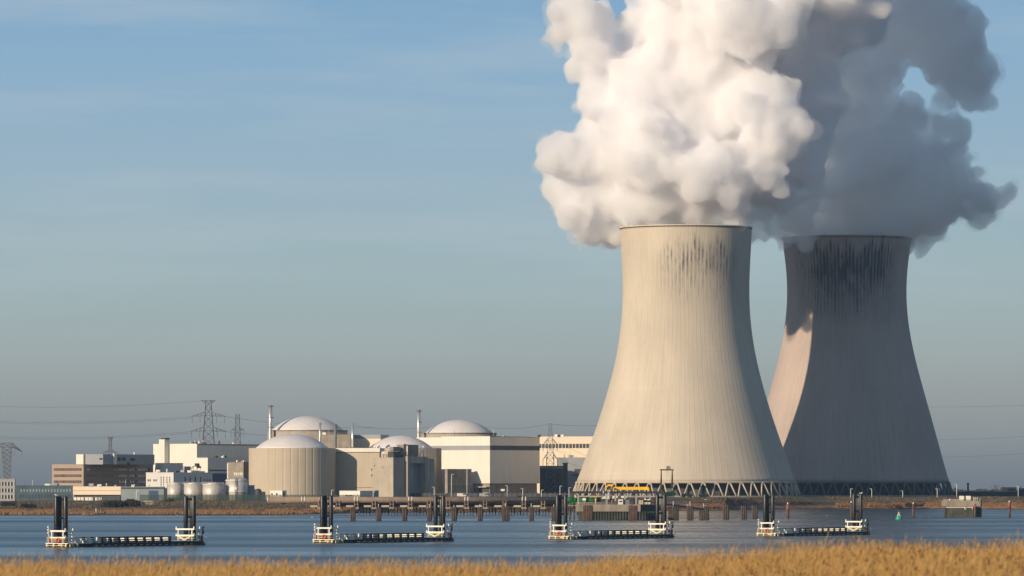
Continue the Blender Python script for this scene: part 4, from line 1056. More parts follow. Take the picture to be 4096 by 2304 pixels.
def make_pontoon():
    t = thing('pontoon', 'leftmost floating pontoon in the river, nearest of the four', 'pontoon', local_pt(0, 0, 0), UANG, 'floating pontoons in the river')
    L_ = LEN; W = 6.5
    # left end: pale pontoon deck
    MB().box(0, 8.5, 0, W, -.5, .30).box(.5, 8.4, .25, W - .25, .301, .62).build('float_body', M_hull, t)
    q = MB().box(-.12, 8.4, -.1, W + .1, .78, .95); q.build('deck', M_wpaint, t)
    q = MB()
    q.box(-.35, -.02, .1, W - .1, .30, .42)
    for y in (.2, 1.5, 3.9, 5.9): q.box(-.3, -.02, y, y + .35, .12, .78)
    q.box(-.3, -.02, 1.3, 2.6, .45, .66); q.build('end_fender', M_yellowish, t)
    q = MB()
    for x in (.6, 1.6): 
        for z in (.15, .38, .6): q.box(x, x + .9, -.28, -.11, z, z + .12)
        q.box(x - .1, x + .12, -.30, -.10, .05, .8)
    q.box(3.0, 3.5, -.45, -.11, .05, .85); q.build('ladder', M_yellowish, t)
    # long dark hull
    MB().box(8.52, L_ - 1.2, .05, W - .4, -.5, .55).build('hull', M_hull, t)
    MB().prism([(L_ - 1.18, -.4), (L_ - .1, -.1), (L_, .45), (L_ - 1.18, .55)], .3, W - .7).build('hull_end', M_hull, t)
    MB().box(8.45, L_ - 13.5, -.05, W - .5, .56, .86).build('walkway', M_hull, t)
    MB().box(L_ - 13.5, L_ - 1, -.05, W - .5, .56, 1.0).build('end_deck', M_hull, t)
    MB().box(L_ - 13.2, L_ - 3.0, .15, W - .3, 1.001, 1.14).build('end_deck_rim', M_wpaint, t)
    for k in range(16):                                   # pale tyre-like floats showing along the waterline
        x = 10 + k * (L_ - 14) / 16.0
        MB().box(x, x + .55, -.35, .04, .08, .42).build('fender', M_wpaint, t)
    MB().cyl((8.6, -.25, .02), (L_ - 1.5, -.25, .02), .30, n=8).build('float_tube', M_hull, t)
    # barrier: pale cross frames and dark rails
    x0, x1 = 6.0, L_ - 14.6; n = 11; dx = (x1 - x0) / (n - 1)
    for k in range(n):
        x = x0 + k * dx
        MB().prism([(.1, .87), (2.9, .87), (2.2, 2.25), (.9, 2.25)] if k < 3 else [(.25, .87), (2.4, .87), (2.1, 2.2), (.4, 2.2)], x, x + .18, 'x').build('cross_frame', M_wpaint, t)
        if k >= 2: MB().box(x + .2, x + .65, -.05, .22, .87, 2.3).build('post', M_hull, t)
    for z in (1.0, 1.5, 2.02):
        MB().box(x0 + .2, x1 + .9, 2.42, 2.6, z, z + .28).build('rail', M_hull, t)
        MB().box(x0 + 2 * dx + .2, x1 + .9, -.02, .18, z - .02, z + .22).build('rail', M_hull, t)
    # frames round the piles
    def frame(x0, x1, y0, y1, zt, zm, zd, braces):
        f = MB(); b_ = .22
        for z, hh in ((zt, .38), (zm, .34)):
            f.box(x0 - b_, x0 + b_, y0 - .7, y1 + .7, z - hh/2, z + hh/2)
            f.box(x1 - b_, x1 + b_, y0 - .3, y1 + .3, z - hh/2, z + hh/2)
            f.box(x0 + b_ + .01, x1 - b_ - .01, y0 - b_, y0 + b_, z - hh/2 + .01, z + hh/2 - .01)
            f.box(x0 + b_ + .01, x1 - b_ - .01, y1 - b_, y1 + b_, z - hh/2 + .01, z + hh/2 - .01)
        for y in (y0 - .6, y1 + .6): f.box(x0 - .12, x0 + .12, y - .12, y + .12, zt, zt + .65); f.box(x0 - .12, x0 + .12, y - .1, y + .1, zm, zm + .5)
        f.box(x1 - .12, x1 + .12, y0 - .42, y0 - .18, zt, zt + .65)
        for x in (x0, x1):
            for y in (y0, y1): f.box(x - .13, x + .13, y - .13, y + .13, zd, zt)
        f.build('pile_guide', M_wpaint, t)
        g = MB()
        for z in (zd + .45, zd + .85): g.cyl((x0 - .3, y0, z), (x0 - .3, y1, z), .07); g.cyl((x0, y0 - .3, z), (x1, y0 - .3, z), .05)
        for y in np.linspace(y0, y1, 4): g.cyl((x0 - .3, y, zd), (x0 - .3, y, zm - .2), .06)
        g.build('guard_rail', M_yellowish, t)
        if braces:
            q = MB(); ym = (y0 + y1) / 2
            for y in (y0 + .2, y1 - .2): q.bar((x0 - .35, y, zm - .2), (x0 - .35, ym, zd + .1), .14)
            q.build('brace', M_wpaint, t)
    frame(.6, 3.8, 1.8, 5.2, 3.75, 2.2, .96, False)
    frame(L_ - 3.6, L_ - 1.0, 1.6, 5.8, 3.85, 2.35, 1.14, True)
    # signal masts
    q = MB().cyl((.2, 5.9, .9), (.2, 5.9, 4.6), .10, n=6); q.cyl((.3, 6.4, .9), (.3, 6.4, 2.4), .06, n=6); q.build('signal_mast', M_wpaint, t)
    for z in (3.3, 3.95, 4.65): MB().ball((.05, 5.9, z), .26).build('signal_lamp', M_wpaint, t)
    q = MB().cyl((L_ - .4, 1.0, .6), (L_ - .4, 1.0, 4.3), .12, n=6); q.bar((L_ - 1, 1.5, 3.85), (L_ - .4, 1.0, 3.85), .06); q.build('signal_mast', M_pile, t)
    for z in (3.0, 3.6, 4.3): MB().ball((L_ - .2, .85, z), .27).build('signal_lamp', M_pile, t)
    MB().cyl((L_ + .1, .2, .5), (L_ + .1, .2, 2.0), .07, n=6).build('marker_rod', M_wpaint, t)
    MB().box(L_ - 2.0, L_ - 1.2, .2, .8, .96 + .06, 2.2).build('control_cabinet', M_hull, t)
    return t
PL = ['leftmost floating pontoon in the river, nearest of the four', 'second floating pontoon from the left, below the ribbed reactors', 'third floating pontoon from the left, below the sunlit tower', 'rightmost and farthest floating pontoon, below the shaded tower']
pon = make_pontoon()
for i in (1, 2, 3): dup(pon, local_pt(i, 0, 0), UANG, PL[i])

def piles(i, right):
    base = LEN if right else 0.0
    where = ['left end of the leftmost pontoon', 'left end of the second pontoon from the left', 'left end of the third pontoon from the left', 'left end of the rightmost pontoon'][i]
    if right: where = where.replace('left end', 'right end', 1)
    t = thing('mooring_pile', 'tall black steel mooring piles at the ' + where, 'mooring piles', local_pt(i, base, 0), UANG, 'black mooring piles of the pontoons')
    spots = [(-2.0, 2.35), (-1.55, 3.25), (-2.55, 4.35)] if right else [(1.25, 4.45), (2.3, 4.4), (2.55, 2.75)]
    for (x, y) in spots:
        q = MB().lathe([(.55, -3), (.55, 11.75), (.50, 11.85), (.48, 11.7)], 20, c=(x, y), cap=True); q.build('pile', M_pile, t)
    (xa, ya), (xb, yb_) = (spots[0], spots[2]); (xc, yc) = spots[1]
    for z in (6.8, 11.1):
        MB().bar((xa, ya, z), (xb, yb_, z), .28).bar((xc, yc, z - .02), (xb if not right else xb, yb_, z - .02), .26).build('strut', M_pile, t)
for i in range(4):
    for rt in (False, True): piles(i, rt)

def ring(i, x, y, z, edge, label):
    t = MB(); R0, r0 = .42, .15; n, m = 20, 8; vs, fs = [], []
    for a in range(n):
        for b in range(m):
            A, B = 2*math.pi*a/n, 2*math.pi*b/m; rr = R0 + r0*math.cos(B)
            vs.append((r0*math.sin(B), rr*math.cos(A), rr*math.sin(A)) if not edge else (rr*math.cos(A), r0*math.sin(B), rr*math.sin(A)))
            fs.append((a*m+b, ((a+1) % n)*m+b, ((a+1) % n)*m+(b+1) % m, a*m+(b+1) % m))
    t.add(vs, fs, True)
    o = t.build('lifebuoy', M_red, None); o.location = local_pt(i, x, y, z); o.rotation_euler = (0, 0, UANG)
    tag(o, label, 'lifebuoy', 'red lifebuoys on the pontoons')
for i, w in enumerate(('leftmost', 'second', 'third', 'rightmost')):
    wh = w + ' pontoon' if i in (0, 3) else w + ' pontoon from the left'
    ring(i, .13, 3.0, 1.62, False, 'round red lifebuoy facing front on the rail of the ' + wh)
    ring(i, .75, 5.75, 1.62, True, 'red lifebuoy seen edge on at the left side of the ' + wh)

# ------------------------------------------------------------------ cooling water pipe on its trestle
YP = 2540.0; sp = YP / F
xp0, xp1 = PX(1068, YP), PX(2226, YP); rp = 12.2 * sp; zp = PZ(1999.5, YP)
t = thing('water_pipe', 'long rusty brown pipeline on concrete saddles along the river', 'pipeline', (xp0, YP, 0), 0)
q = MB().cyl((0, 0, zp), (xp1 - xp0, 0, zp), rp, n=28); q.build('pipe', M_pipe, t)
for px_ in (1071, 1207, 1218.5, 1418, 1430, 1635, 1647.5, 1859.5, 1871.6, 2089, 2102):
    x = PX(px_, YP) - xp0
    q = MB()
    n = 28
    vs, fs = [], []
    for k in range(n + 1):
        a = R(-20 + 220 * k / n)
        for rr, xx in ((rp + .02, x - .2), (rp + .16, x - .2), (rp + .16, x + .2), (rp + .02, x + .2)): vs.append((xx, -math.cos(a) * rr, zp + math.sin(a) * rr))
        if k: o_ = (k - 1) * 4; fs += [(o_ + j, o_ + (j + 1) % 4, o_ + 4 + (j + 1) % 4, o_ + 4 + j) for j in range(4)]
    q.add(vs, fs); q.build('band', M_wpaint, t)
SUP = [1281, 1352, 1425, 1496, 1567, 1641, 1716, 1792, 1865.5, 1940, 2018, 2095, 2172]
for px_ in SUP:
    x = PX(px_, YP) - xp0; zb_ = PZ(2013, YP)
    q = MB()
    for dx in (-.95, .55): q.box(x + dx, x + dx + .42, -rp - .25, rp + .25, PZ(2029, YP), zp - .35)
    q.box(x - 1.15, x + 1.15, -rp - .1, rp + .1, PZ(2018, YP), PZ(2015.5, YP)); q.build('saddle', M_pipe, t)
    MB().box(x - 1.3, x + 1.3, -2.2, 2.2, PZ(2036, YP), PZ(2029, YP)).build('pile_cap', M_concrete_d, t)
    MB().box(x - 4.9, x - 1.35, -1.6, -1.3, PZ(2028, YP), PZ(2021, YP)).build('walkway_panel', M_panel, t)
# trestle piles below the pipe: each one a pile of its own
tp = MB().lathe([(.30, -2.5), (.30, PZ(2031, YP))], 10).build('trestle_pile', M_timber, None)
tag(tp, 'dark timber trestle pile standing in the water under the brown pipeline', 'pile', 'timber piles under the pipeline')
xs_ = [1440 + 12.6 * i for i in range(70) if 1440 + 12.6 * i < 2330]
for i, px_ in enumerate(xs_):
    o = tp if i == 0 else tp.copy()
    if i: col.objects.link(o)
    o.location = (PX(px_ + random.uniform(-1.2, 1.2), YP + 3), YP + 2.6 + 3.0 * (i % 2), 0)
t = thing('trestle_beam', 'dark timber beam carrying the pipeline over the row of piles', 'beam', (PX(1425, YP), YP + 3.6, 0), 0)
MB().box(0, PX(2300, YP) - PX(1425, YP), -2.5, 2.5, PZ(2031, YP), PZ(2029.3, YP)).build('beam', M_timber, t)
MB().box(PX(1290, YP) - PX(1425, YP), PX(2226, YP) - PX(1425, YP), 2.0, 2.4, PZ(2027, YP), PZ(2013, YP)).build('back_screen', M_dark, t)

# dolphins: clusters of fender piles
def dolphin(label, px_, wpx, yt, yb, n, m, rod=0, step=None):
    Y = PY(yb); s = Y / F; r_ = wpx * s / n / 2 * 1.04
    t = thing('dolphin', label, 'mooring dolphin', (PX(px_, Y), Y, 0), 0, 'fender pile clusters in the river')
    for k in range(n):
        for row in (0, 1):
            x = (k - (n - 1) / 2) * wpx * s / n + (r_ * .35 if row else 0)
            h = PZ(yt, Y) + random.uniform(-.25, .15)
            if step and k >= step[0] if step and step[2] else step and k < step[0]: h = PZ(step[1], Y)
            q = MB(); q.cyl((x + random.uniform(-.1, .1), row * r_ * 2.1, -2.5), (x, row * r_ * 2.1, h), r_, r_ * .97, 10); q.build('pile', m if not (row == 0 and k == 0) else M_timber_r, t)
    if rod: MB().cyl((0, 0, PZ(yt, Y) - .3), (0, 0, PZ(yt - rod, Y)), .12, n=6).build('marker_rod', M_wpaint, t)
    return t
DL = [('first cluster of fender piles from the left, before the shore end of the pipeline', 1411, 20, 2028, 2083, 3, M_timber, 0), ('cluster of fender piles before the pipeline left of the second pontoon posts', 1514, 21, 2030, 2083, 3, M_timber, 14),
      ('cluster of fender piles before the concrete tower block', 1617, 20, 2028, 2083, 3, M_timber, 6), ('cluster of fender piles left of the second pontoon right posts', 1717, 20, 2029, 2083, 3, M_timber, 12), ('cluster of fender piles right of the second pontoon right posts', 1816, 21, 2028, 2083, 3, M_timber, 8),
      ('cluster of fender piles before the lit wall of the square hall', 1920, 20, 2028, 2083, 3, M_timber, 12), ('widest cluster of fender piles under the pipeline', 2021, 31, 2026, 2084, 5, M_timber, 14), ('cluster of fender piles below the lattice pylon', 2125, 18, 2028, 2083, 3, M_timber, 14),
      ('cluster of fender piles left of the third pontoon posts', 2215, 18, 2026, 2082, 3, M_timber, 8), ('dark cluster of rusty fender piles at the left corner of the crane platform', 2351, 40, 2021, 2082, 6, M_timber_r, 0), ('dark cluster of rusty fender piles in the middle of the crane platform', 2532, 36, 2022, 2081, 6, M_timber_r, 0)]
for a in DL: dolphin(*a)
dolphin('stepped pile cluster nearest to the crane platform on its right', 2693, 42, 2025, 2080, 5, M_timber, 20, (2, 2042, False))
dolphin('square pile cluster with a thin white rod under the sloping gangway', 2760, 27, 2024, 2080, 4, M_timber, 19)
dolphin('stepped pile cluster at the lower end of the sloping gangway', 2814, 41, 2026, 2080, 5, M_timber, 12, (3, 2040, False))
dolphin('lone three pile cluster in the middle of the open water right of the gangway', 2903, 25, 2024, 2077, 3, M_timber, 0)
dolphin('three pile cluster left of the rightmost pontoon posts, the left of a close pair', 2975, 23, 2023, 2077, 3, M_timber, 0)
dolphin('three pile cluster left of the rightmost pontoon posts, the right of a close pair', 3018, 23, 2023, 2075, 3, M_timber, 0)
def post(label, px_, wpx, yt, yb, red, top=0):
    Y = PY(yb); s = Y / F; r_ = wpx * s / 2
    t = thing('mooring_post', label, 'mooring post', (PX(px_, Y), Y, 0), 0, 'single mooring posts on the right')
    h = PZ(yt, Y)
    MB().cyl((0, 0, -2.5), (0, 0, h), r_, r_ * .95, 12).build('post', M_timber_r, t)
    if red: MB().lathe([(r_ + .01, h - red * s), (r_ + .03, h - red * s), (r_ + .03, h), (r_ * .2, h + .02)], 12, cap=False).build('red_band', M_redpost, t)
    if top: MB().ball((0, 0, h + .45), .32, .32, .45).build('top_lamp', M_wpaint, t)
post('single post with a faded red upper half right of the rightmost pontoon left posts', 3151, 12, 2018, 2075, 26, 1)
post('plain brown post beside the right posts of the rightmost pontoon', 3405, 9, 2012, 2072, 0, 1)
post('plain brown post with a white top lamp right of the green buoy', 3653, 10, 2017, 2071, 0, 1)
post('red topped post standing against the concrete caisson', 3900, 10, 2016, 2068.5, 19)
post('red topped post in open water at the right edge', 4037, 12, 2010, 2069, 22, 1)

# ------------------------------------------------------------------ intake platform with cranes
M_gantry = mat('dark_blue_steel', (.03, .037, .05), .6, var=.2, scale=.3)
YJ = PY(2080.5); sj = YJ / F
def jx(px): return PX(px, YJ) - PX(2304, YJ)
def jz(py): return PZ(py, YJ)
t = thing('intake_platform', 'concrete intake platform on sheet piles with a dark gantry beam', 'jetty', (PX(2304, YJ), YJ, 0), 0)
DK = 16.0
MB().box(jx(2304), jx(2562), 0, DK, jz(2046), jz(2018)).build('deck', M_concrete_d, t)
MB().prism([(jx(2562.2), .1), (jx(2630), 7.0), (jx(2630), DK), (jx(2562.2), DK)], jz(2046), jz(2019), 'z').build('side_deck', M_dark, t)
q = MB(); n = 52
x0, x1 = jx(2340), jx(2628)
for i in range(n):
    a, c = x0 + (x1 - x0) * i / n, x0 + (x1 - x0) * (i + 1) / n
    yy = .6 if i % 2 else 1.1
    q.box(a, c - .002, yy, yy + .5, -3, jz(2046) - .02)
q.build('sheet_piling', M_sheet, t)
MB().box(jx(2312), jx(2338), .5, 6, -3, jz(2046) - .02).build('corner_pier', M_sheet, t)
MB().box(jx(2350), jx(2625), 2.2, DK - 1, -3, jz(2046) - .03).build('core_wall', M_dark, t)
q = MB()
for px_ in range(2306, 2476, 6): q.bar((jx(px_), .3, jz(2018)), (jx(px_), .3, jz(2009)), .05)
for y_ in (2009.3, 2013): q.cyl((jx(2306), .3, jz(y_)), (jx(2472), .3, jz(y_)), .05)
q.build('guard_rail', M_panel, t)
for px_ in (2313, 2427, 2462, 2500, 2545, 2580, 2600, 2640):
    MB().box(jx(px_) - .35, jx(px_) + .35, 3, 3.7, jz(2018), jz(1973) - .01).build('gantry_post', M_grey_clad, t)
MB().box(jx(2281), jx(2648), 2.6, 4.1, jz(1973.5), jz(1965)).build('gantry_beam', M_gantry, t)
for px_ in (2313, 2430, 2540, 2630):
    MB().box(jx(px_) - .3, jx(px_) + .3, 10.5, 11.1, jz(2018), jz(1973) - .01).build('gantry_post', M_grey_clad, t)
MB().box(jx(2281), jx(2648), 10.2, 11.4, jz(1973), jz(1966)).build('gantry_beam', M_gantry, t)
q = MB()
for px_ in (2432.5, 2437.5): q.bar((jx(px_), 2.3, jz(1997)), (jx(px_), 2.3, jz(1958)), .09)
for y_ in range(1960, 1997, 3): q.bar((jx(2432.5), 2.3, jz(y_)), (jx(2437.5), 2.3, jz(y_)), .06)
q.build('ladder', M_wpaint, t)
MB().box(jx(2412), jx(2416), 2.3, 2.58, jz(1972), jz(1965)).build('sign_plate', M_wpaint, t)
t = thing('bridge_crane', 'bright yellow bridge crane lying on the gantry beams of the platform', 'crane', (PX(2304, YJ), YJ, 0), 0)
MB().box(jx(2457), jx(2593), 4.3, 5.6, jz(1959.2), jz(1947.5)).box(jx(2457), jx(2593), 8.3, 9.6, jz(1959.2), jz(1947.5)).build('girder', M_yellow, t)
MB().box(jx(2590), jx(2597), 2.4, 11.5, jz(1965), jz(1949.5)).build('end_carriage', M_yellow, t)
MB().box(jx(2453.5), jx(2456.8), 2.4, 11.5, jz(1965), jz(1950)).build('end_carriage', M_yellow, t)
MB().box(jx(2431), jx(2449), 3.5, 6, jz(1944.5), jz(1937)).build('hoist', M_yellow, t)
q = MB().box(jx(2423), jx(2431), 3.6, 6, jz(1949), jz(1943)); q.box(jx(2425), jx(2427), 3.7, 5.8, jz(1960), jz(1949)); q.build('trolley', M_yellow, t)
q = MB()
for px_ in (2438, 2443, 2449): q.box(jx(px_) - .15, jx(px_) + .15, 4, 4.4, jz(1959), jz(1948))
q.box(jx(2424), jx(2453), 3.8, 6, jz(1960), jz(1958)); q.box(jx(2437), jx(2453), 3.9, 6, jz(1950.5), jz(1948.5)); q.build('handrail', M_rust, t)
b = MB()
def jthing(name, label, cat, group=None): return thing(name, label, cat, (PX(2304, YJ), YJ, 0), 0, group)
zc = jz(2018)
t = jthing('guard_cabin', 'white cabin with one dark window on the platform edge', 'cabin')
MB().box(jx(2473), jx(2492), .2, 3, zc + .003, jz(1997.5)).build('wall', M_white, t)
MB().box(jx(2477), jx(2488.5), .1, .19, jz(2008), jz(2003)).build('window', M_glass, t)
MB().box(jx(2472.5), jx(2492.5), .05, 3.2, jz(1997.4), jz(1996.4)).build('roof', M_white, t)
t = jthing('container', 'plain grey container right of the white cabin on the platform', 'container')
MB().box(jx(2492.6), jx(2518), 1.2, 4, zc + .003, jz(2000)).build('wall', M_grey_clad, t)
q = MB()
for k in range(9): q.box(jx(2493.5 + 2.7*k), jx(2494.6 + 2.7*k), 1.1, 1.19, zc + .1, jz(2001))
q.build('ribs', M_grey_clad, t)
t = jthing('control_box', 'beige control box with a round red and white sign on the platform', 'cabin')
MB().box(jx(2555), jx(2573), .6, 2.6, zc + .1, jz(2000)).build('wall', M_panel, t)
MB().box(jx(2553), jx(2575), .4, 2.8, jz(1999.8), jz(1999)).build('roof', M_dark, t)
MB().cyl((jx(2563.5), .55, jz(2006.5)), (jx(2563.5), .48, jz(2006.5)), .38, n=20).build('sign_disc', M_red, t)
MB().cyl((jx(2563), .47, jz(2006.5)), (jx(2563), .44, jz(2006.5)), .24, n=16).build('sign_centre', M_wpaint, t)
def cover(label, pts, y0, y1):
    t = jthing('boat_cover', label, 'cover', 'white covers under the gantry')
    MB().prism([(jx(a), jz(c)) for a, c in pts], y0, y1).build('shell', M_wpaint, t)
    MB().box(jx(pts[0][0] + 4), jx(pts[-1][0] - 6), y0 + .3, y1 - .3, jz(2008), jz(1995.6)).build('stand', M_dark, t)
cover('white curved cover with a pointed left end under the gantry beam', [(2405, 1995), (2412, 1989), (2424, 1984.5), (2459, 1984), (2459, 1991), (2454, 1995)], 5, 9)
cover('white rounded cover above the white cabin under the gantry beam', [(2466, 1991.5), (2466, 1984), (2500, 1984), (2507, 1987), (2508, 1990), (2505, 1991.8)], 5, 9)
t = jthing('sign_board', 'white sign board on a post at the left of the platform', 'sign')
MB().box(jx(2330), jx(2344), 2, 2.15, jz(2002), jz(1992.5)).build('board', M_wpaint, t)
MB().box(jx(2336), jx(2339), 2.16, 2.4, zc, jz(1993)).build('post', M_concrete_d, t)
t = jthing('pump_pipe', 'bright green pipe end with a bend going down, left of the platform', 'pipe', 'green pump pipes')
q = MB().cyl((jx(2256), 7, jz(1999.5)), (jx(2301), 7, jz(1999.5)), 11 * sj, n=24); q.ball((jx(2299), 7, jz(1999.5)), 11.3 * sj, n=20, m=12); q.build('pipe', M_green, t)
MB().cyl((jx(2294), 7, jz(1999)), (jx(2292), 7, jz(2022)), 8 * sj, 5.5 * sj, 18).build('elbow', M_green, t)
MB().box(jx(2274), jx(2303.8), 4.5, 9.5, jz(2023.5), jz(2022)).build('service_deck', M_panel, t)
for dx in (2280, 2297): MB().cyl((jx(dx), 7, -2), (jx(dx), 7, jz(2023.6)), .35, n=8).build('pile', M_timber, t)
t = jthing('pump_pipe', 'second green pipe, in shade under the gantry beam behind the sign board', 'pipe', 'green pump pipes')
q = MB().cyl((jx(2328), 8, jz(2001)), (jx(2404), 8, jz(1999)), 10 * sj, n=24); q.ball((jx(2328), 8, jz(2001)), 10.2 * sj, n=20, m=12); q.build('pipe', M_green, t)
MB().cyl((jx(2326), 8, jz(2001)), (jx(2322), 8, jz(2018)), 5 * sj, n=16).build('elbow', M_green, t)
t = jthing('valve_platform', 'small yellow railed platform on a column above the shaded green pipe', 'platform')
q = MB().box(jx(2360), jx(2388), 5, 7, jz(1989), jz(1987.4)); q.build('floor', M_yellow, t)
q = MB()
for px_ in range(2361, 2390, 5): q.bar((jx(px_), 5.1, jz(1987)), (jx(px_), 5.1, jz(1980)), .06)
q.cyl((jx(2360), 5.1, jz(1980)), (jx(2388), 5.1, jz(1980)), .06); q.box(jx(2380), jx(2387), 5.3, 6.8, jz(1987), jz(1979)); q.build('guard_rail', M_yellow, t)
MB().cyl((jx(2384), 6, zc), (jx(2384), 6, jz(1989)), .4, n=10).build('column', M_concrete, t)
t = jthing('valve_gear', 'small rust yellow valve gear at the end of the bright green pipe', 'valve')
q = MB(); q.cyl((jx(2303), 6.5, jz(1994)), (jx(2303), 6.5, jz(1982)), .25, n=8); q.ball((jx(2305), 6.5, jz(1984)), .7); q.cyl((jx(2300), 6.2, jz(1988)), (jx(2309), 6.2, jz(1988)), .4, n=10); q.build('gear', M_yellowish, t)
MB().cyl((jx(2303), 6.5, zc), (jx(2303), 6.5, jz(1994)), .18, n=8).build('stem', M_pipe, t)
t = jthing('fire_pump', 'small dark red pump standing behind the platform rail', 'pump')
q = MB().cyl((jx(2449), 1.5, zc), (jx(2449), 1.5, jz(2005)), .3, n=10); q.ball((jx(2449), 1.5, jz(2004)), .55); q.cyl((jx(2444), 1.5, jz(2010)), (jx(2455), 1.5, jz(2010)), .25, n=8); q.build('pump', M_redpost, t)
# things on the right part of the platform
t = jthing('davit', 'white davit arm hanging over the right end of the platform', 'davit')
MB().line([(jx(2578), 1.6, jz(1998)), (jx(2590), 1.6, jz(1999.5)), (jx(2606), 1.6, jz(1999))], .22).build('arm', M_wpaint, t)
MB().cyl((jx(2604), 1.6, zc), (jx(2604), 1.6, jz(1998)), .12, n=8).build('post', M_rust, t)
MB().box(jx(2576), jx(2602), 2.5, 5, jz(2007), jz(2000)).build('machine', M_dark, t)
t = jthing('cable_drum', 'small white drum rack under the davit arm on the platform', 'rack')
q = MB()
for px_ in (2582, 2588, 2594, 2600): q.cyl((jx(px_), 1.2, zc), (jx(px_) - .1, 1.2, jz(2009)), .22, n=8)
q.build('posts', M_wpaint, t); MB().box(jx(2580), jx(2602), 1.1, 1.4, zc + .02, zc + .2).build('foot', M_rust, t)
t = thing('gangway', 'sloping gangway with rails from the crane platform to the far shore', 'gangway', (0, 0, 0), 0)
a, c = Vector((PX(2640, YJ + 8), YJ + 8, jz(2013))), Vector((PX(2822, 2420), 2420, PZ(2038, 2420)))
MB().bar(a, c, .45).build('deck', M_pipe, t)
q = MB(); up_ = Vector((0, 0, 1.2))
for k in range(25):
    p = a.lerp(c, k / 24); q.bar(p, p + up_, .07)
q.bar(a + up_, c + up_, .08); q.bar(a + up_ * .5, c + up_ * .5, .06); q.build('guard_rail', M_panel, t)

# ------------------------------------------------------------------ caisson, buoy, culvert on the right
YC = PY(2068); scn = YC / F
def cxx(px): return PX(px, YC) - PX(3776, YC)
def cz(py): return PZ(py, YC)
t = thing('caisson', 'old concrete caisson standing in the river on the right', 'caisson', (PX(3776, YC), YC, 0), 0)
MB().prism([(cxx(3784), .6), (cxx(3893), .2), (cxx(3932), 6.5), (cxx(3932), 14), (cxx(3784), 14)], -3, cz(2031), 'z').build('base', M_sheet, t)
MB().prism([(cxx(3776), -.1), (cxx(3922), -.5), (cxx(3933), 6.4), (cxx(3933), 14.4), (cxx(3776), 14.4)], cz(2025.5), cz(2003), 'z').build('deck', M_concrete_d, t)
MB().prism([(cxx(3784), .4), (cxx(3893), .05), (cxx(3930), 6.4), (cxx(3784), 13)], cz(2031) + .002, cz(2026), 'z').build('collar', M_cream, t)
MB().box(cxx(3776), cxx(3838), 4, 4.6, cz(2003) + .002, cz(1996.5)).build('back_wall', M_concrete_d, t)
MB().box(cxx(3776), cxx(3781), .1, .8, cz(2003) + .002, cz(1996)).build('corner_post', M_concrete_d, t)
for px_ in (3859, 3864, 3890): MB().cyl((cxx(px_), -.15, cz(2040 if px_ < 3880 else 2039)), (cxx(px_), -.15, cz(2027)), .14, n=8).build('drain_pipe', M_wpaint, t)
MB().cyl((cxx(3779), 0, -2), (cxx(3779), 0, cz(2026)), .22, n=8).build('guide_pile', M_timber, t)
q = MB()
for px_ in (3895, 3901, 3910, 3920): q.bar((cxx(px_), .2, cz(2003)), (cxx(px_), .2, cz(1985 + (px_ % 3) * 3)), .10)
q.cyl((cxx(3895), .2, cz(1994)), (cxx(3920), .2, cz(1994)), .07); q.build('guard_rail', M_wpaint, t)
t = thing('equipment_box', 'left one of the two pale boxes on the caisson', 'box', (PX(3776, YC), YC, 0), 0, 'pale boxes on the caisson')
MB().box(cxx(3838.5), cxx(3857), 1.0, 3.2, cz(1998), cz(1983.5)).build('cover', M_wpaint, t); MB().box(cxx(3839.5), cxx(3856), 1.2, 3.0, cz(2003) + .002, cz(1998) - .002).build('foot', M_concrete, t)
t = thing('equipment_box', 'right one of the two pale boxes on the caisson', 'box', (PX(3776, YC), YC, 0), 0, 'pale boxes on the caisson')
MB().box(cxx(3865), cxx(3884), 1.2, 3.4, cz(1998), cz(1983.5)).build('cover', M_wpaint, t); MB().box(cxx(3866), cxx(3883), 1.4, 3.2, cz(2003) + .002, cz(1998) - .002).build('foot', M_concrete, t)
t = thing('winch', 'dark winch on the right end of the caisson', 'winch', (PX(3776, YC), YC, 0), 0)
q = MB().cyl((cxx(3912), 3, cz(1996)), (cxx(3921), 3, cz(1996)), .8, n=12); q.build('drum', M_dark, t); MB().box(cxx(3910), cxx(3923), 2.2, 3.8, cz(2003) + .002, cz(1999)).box(cxx(3914), cxx(3919), 2.6, 3.4, cz(1995), cz(1983)).build('frame', M_dark, t)
t = thing('bollard', 'bright white bollard on the left of the caisson deck', 'bollard', (PX(3776, YC), YC, 0), 0)
MB().lathe([(.3, cz(2003)), (.3, cz(1998)), (.42, cz(1996.5)), (.2, cz(1995.5))], 12, c=(cxx(3799.5), .8)).build('post', M_wpaint, t)

YBu = PY(2078); sbu = YBu / F
t = thing('buoy', 'green navigation buoy with a white lantern cage floating on the right', 'buoy', (PX(3595.5, YBu), YBu, 0), 0)
MB().lathe([(1.0, -.6), (1.28, -.2), (1.33, .2), (1.33, 1.05), (1.2, 1.2)], 24).build('float', M_buoy, t)
q = MB()
for k in range(4):
    a = R(45 + 90 * k); q.bar((.85 * math.cos(a), .85 * math.sin(a), 1.2), (.22 * math.cos(a), .22 * math.sin(a), 2.8), .10)
q.build('cage', M_wpaint, t)
MB().prism([(-.85, 1.75), (-.55, 1.75), (-.1, 2.65), (-.35, 2.65)], -.5, -.35).build('day_mark', M_wpaint, t)
MB().ball((0, 0, 1.75), .36).build('radar_ball', M_wpaint, t)
MB().cyl((0, 0, 2.75), (0, 0, 3.25), .22, .16, 10).build('lantern', M_wpaint, t)

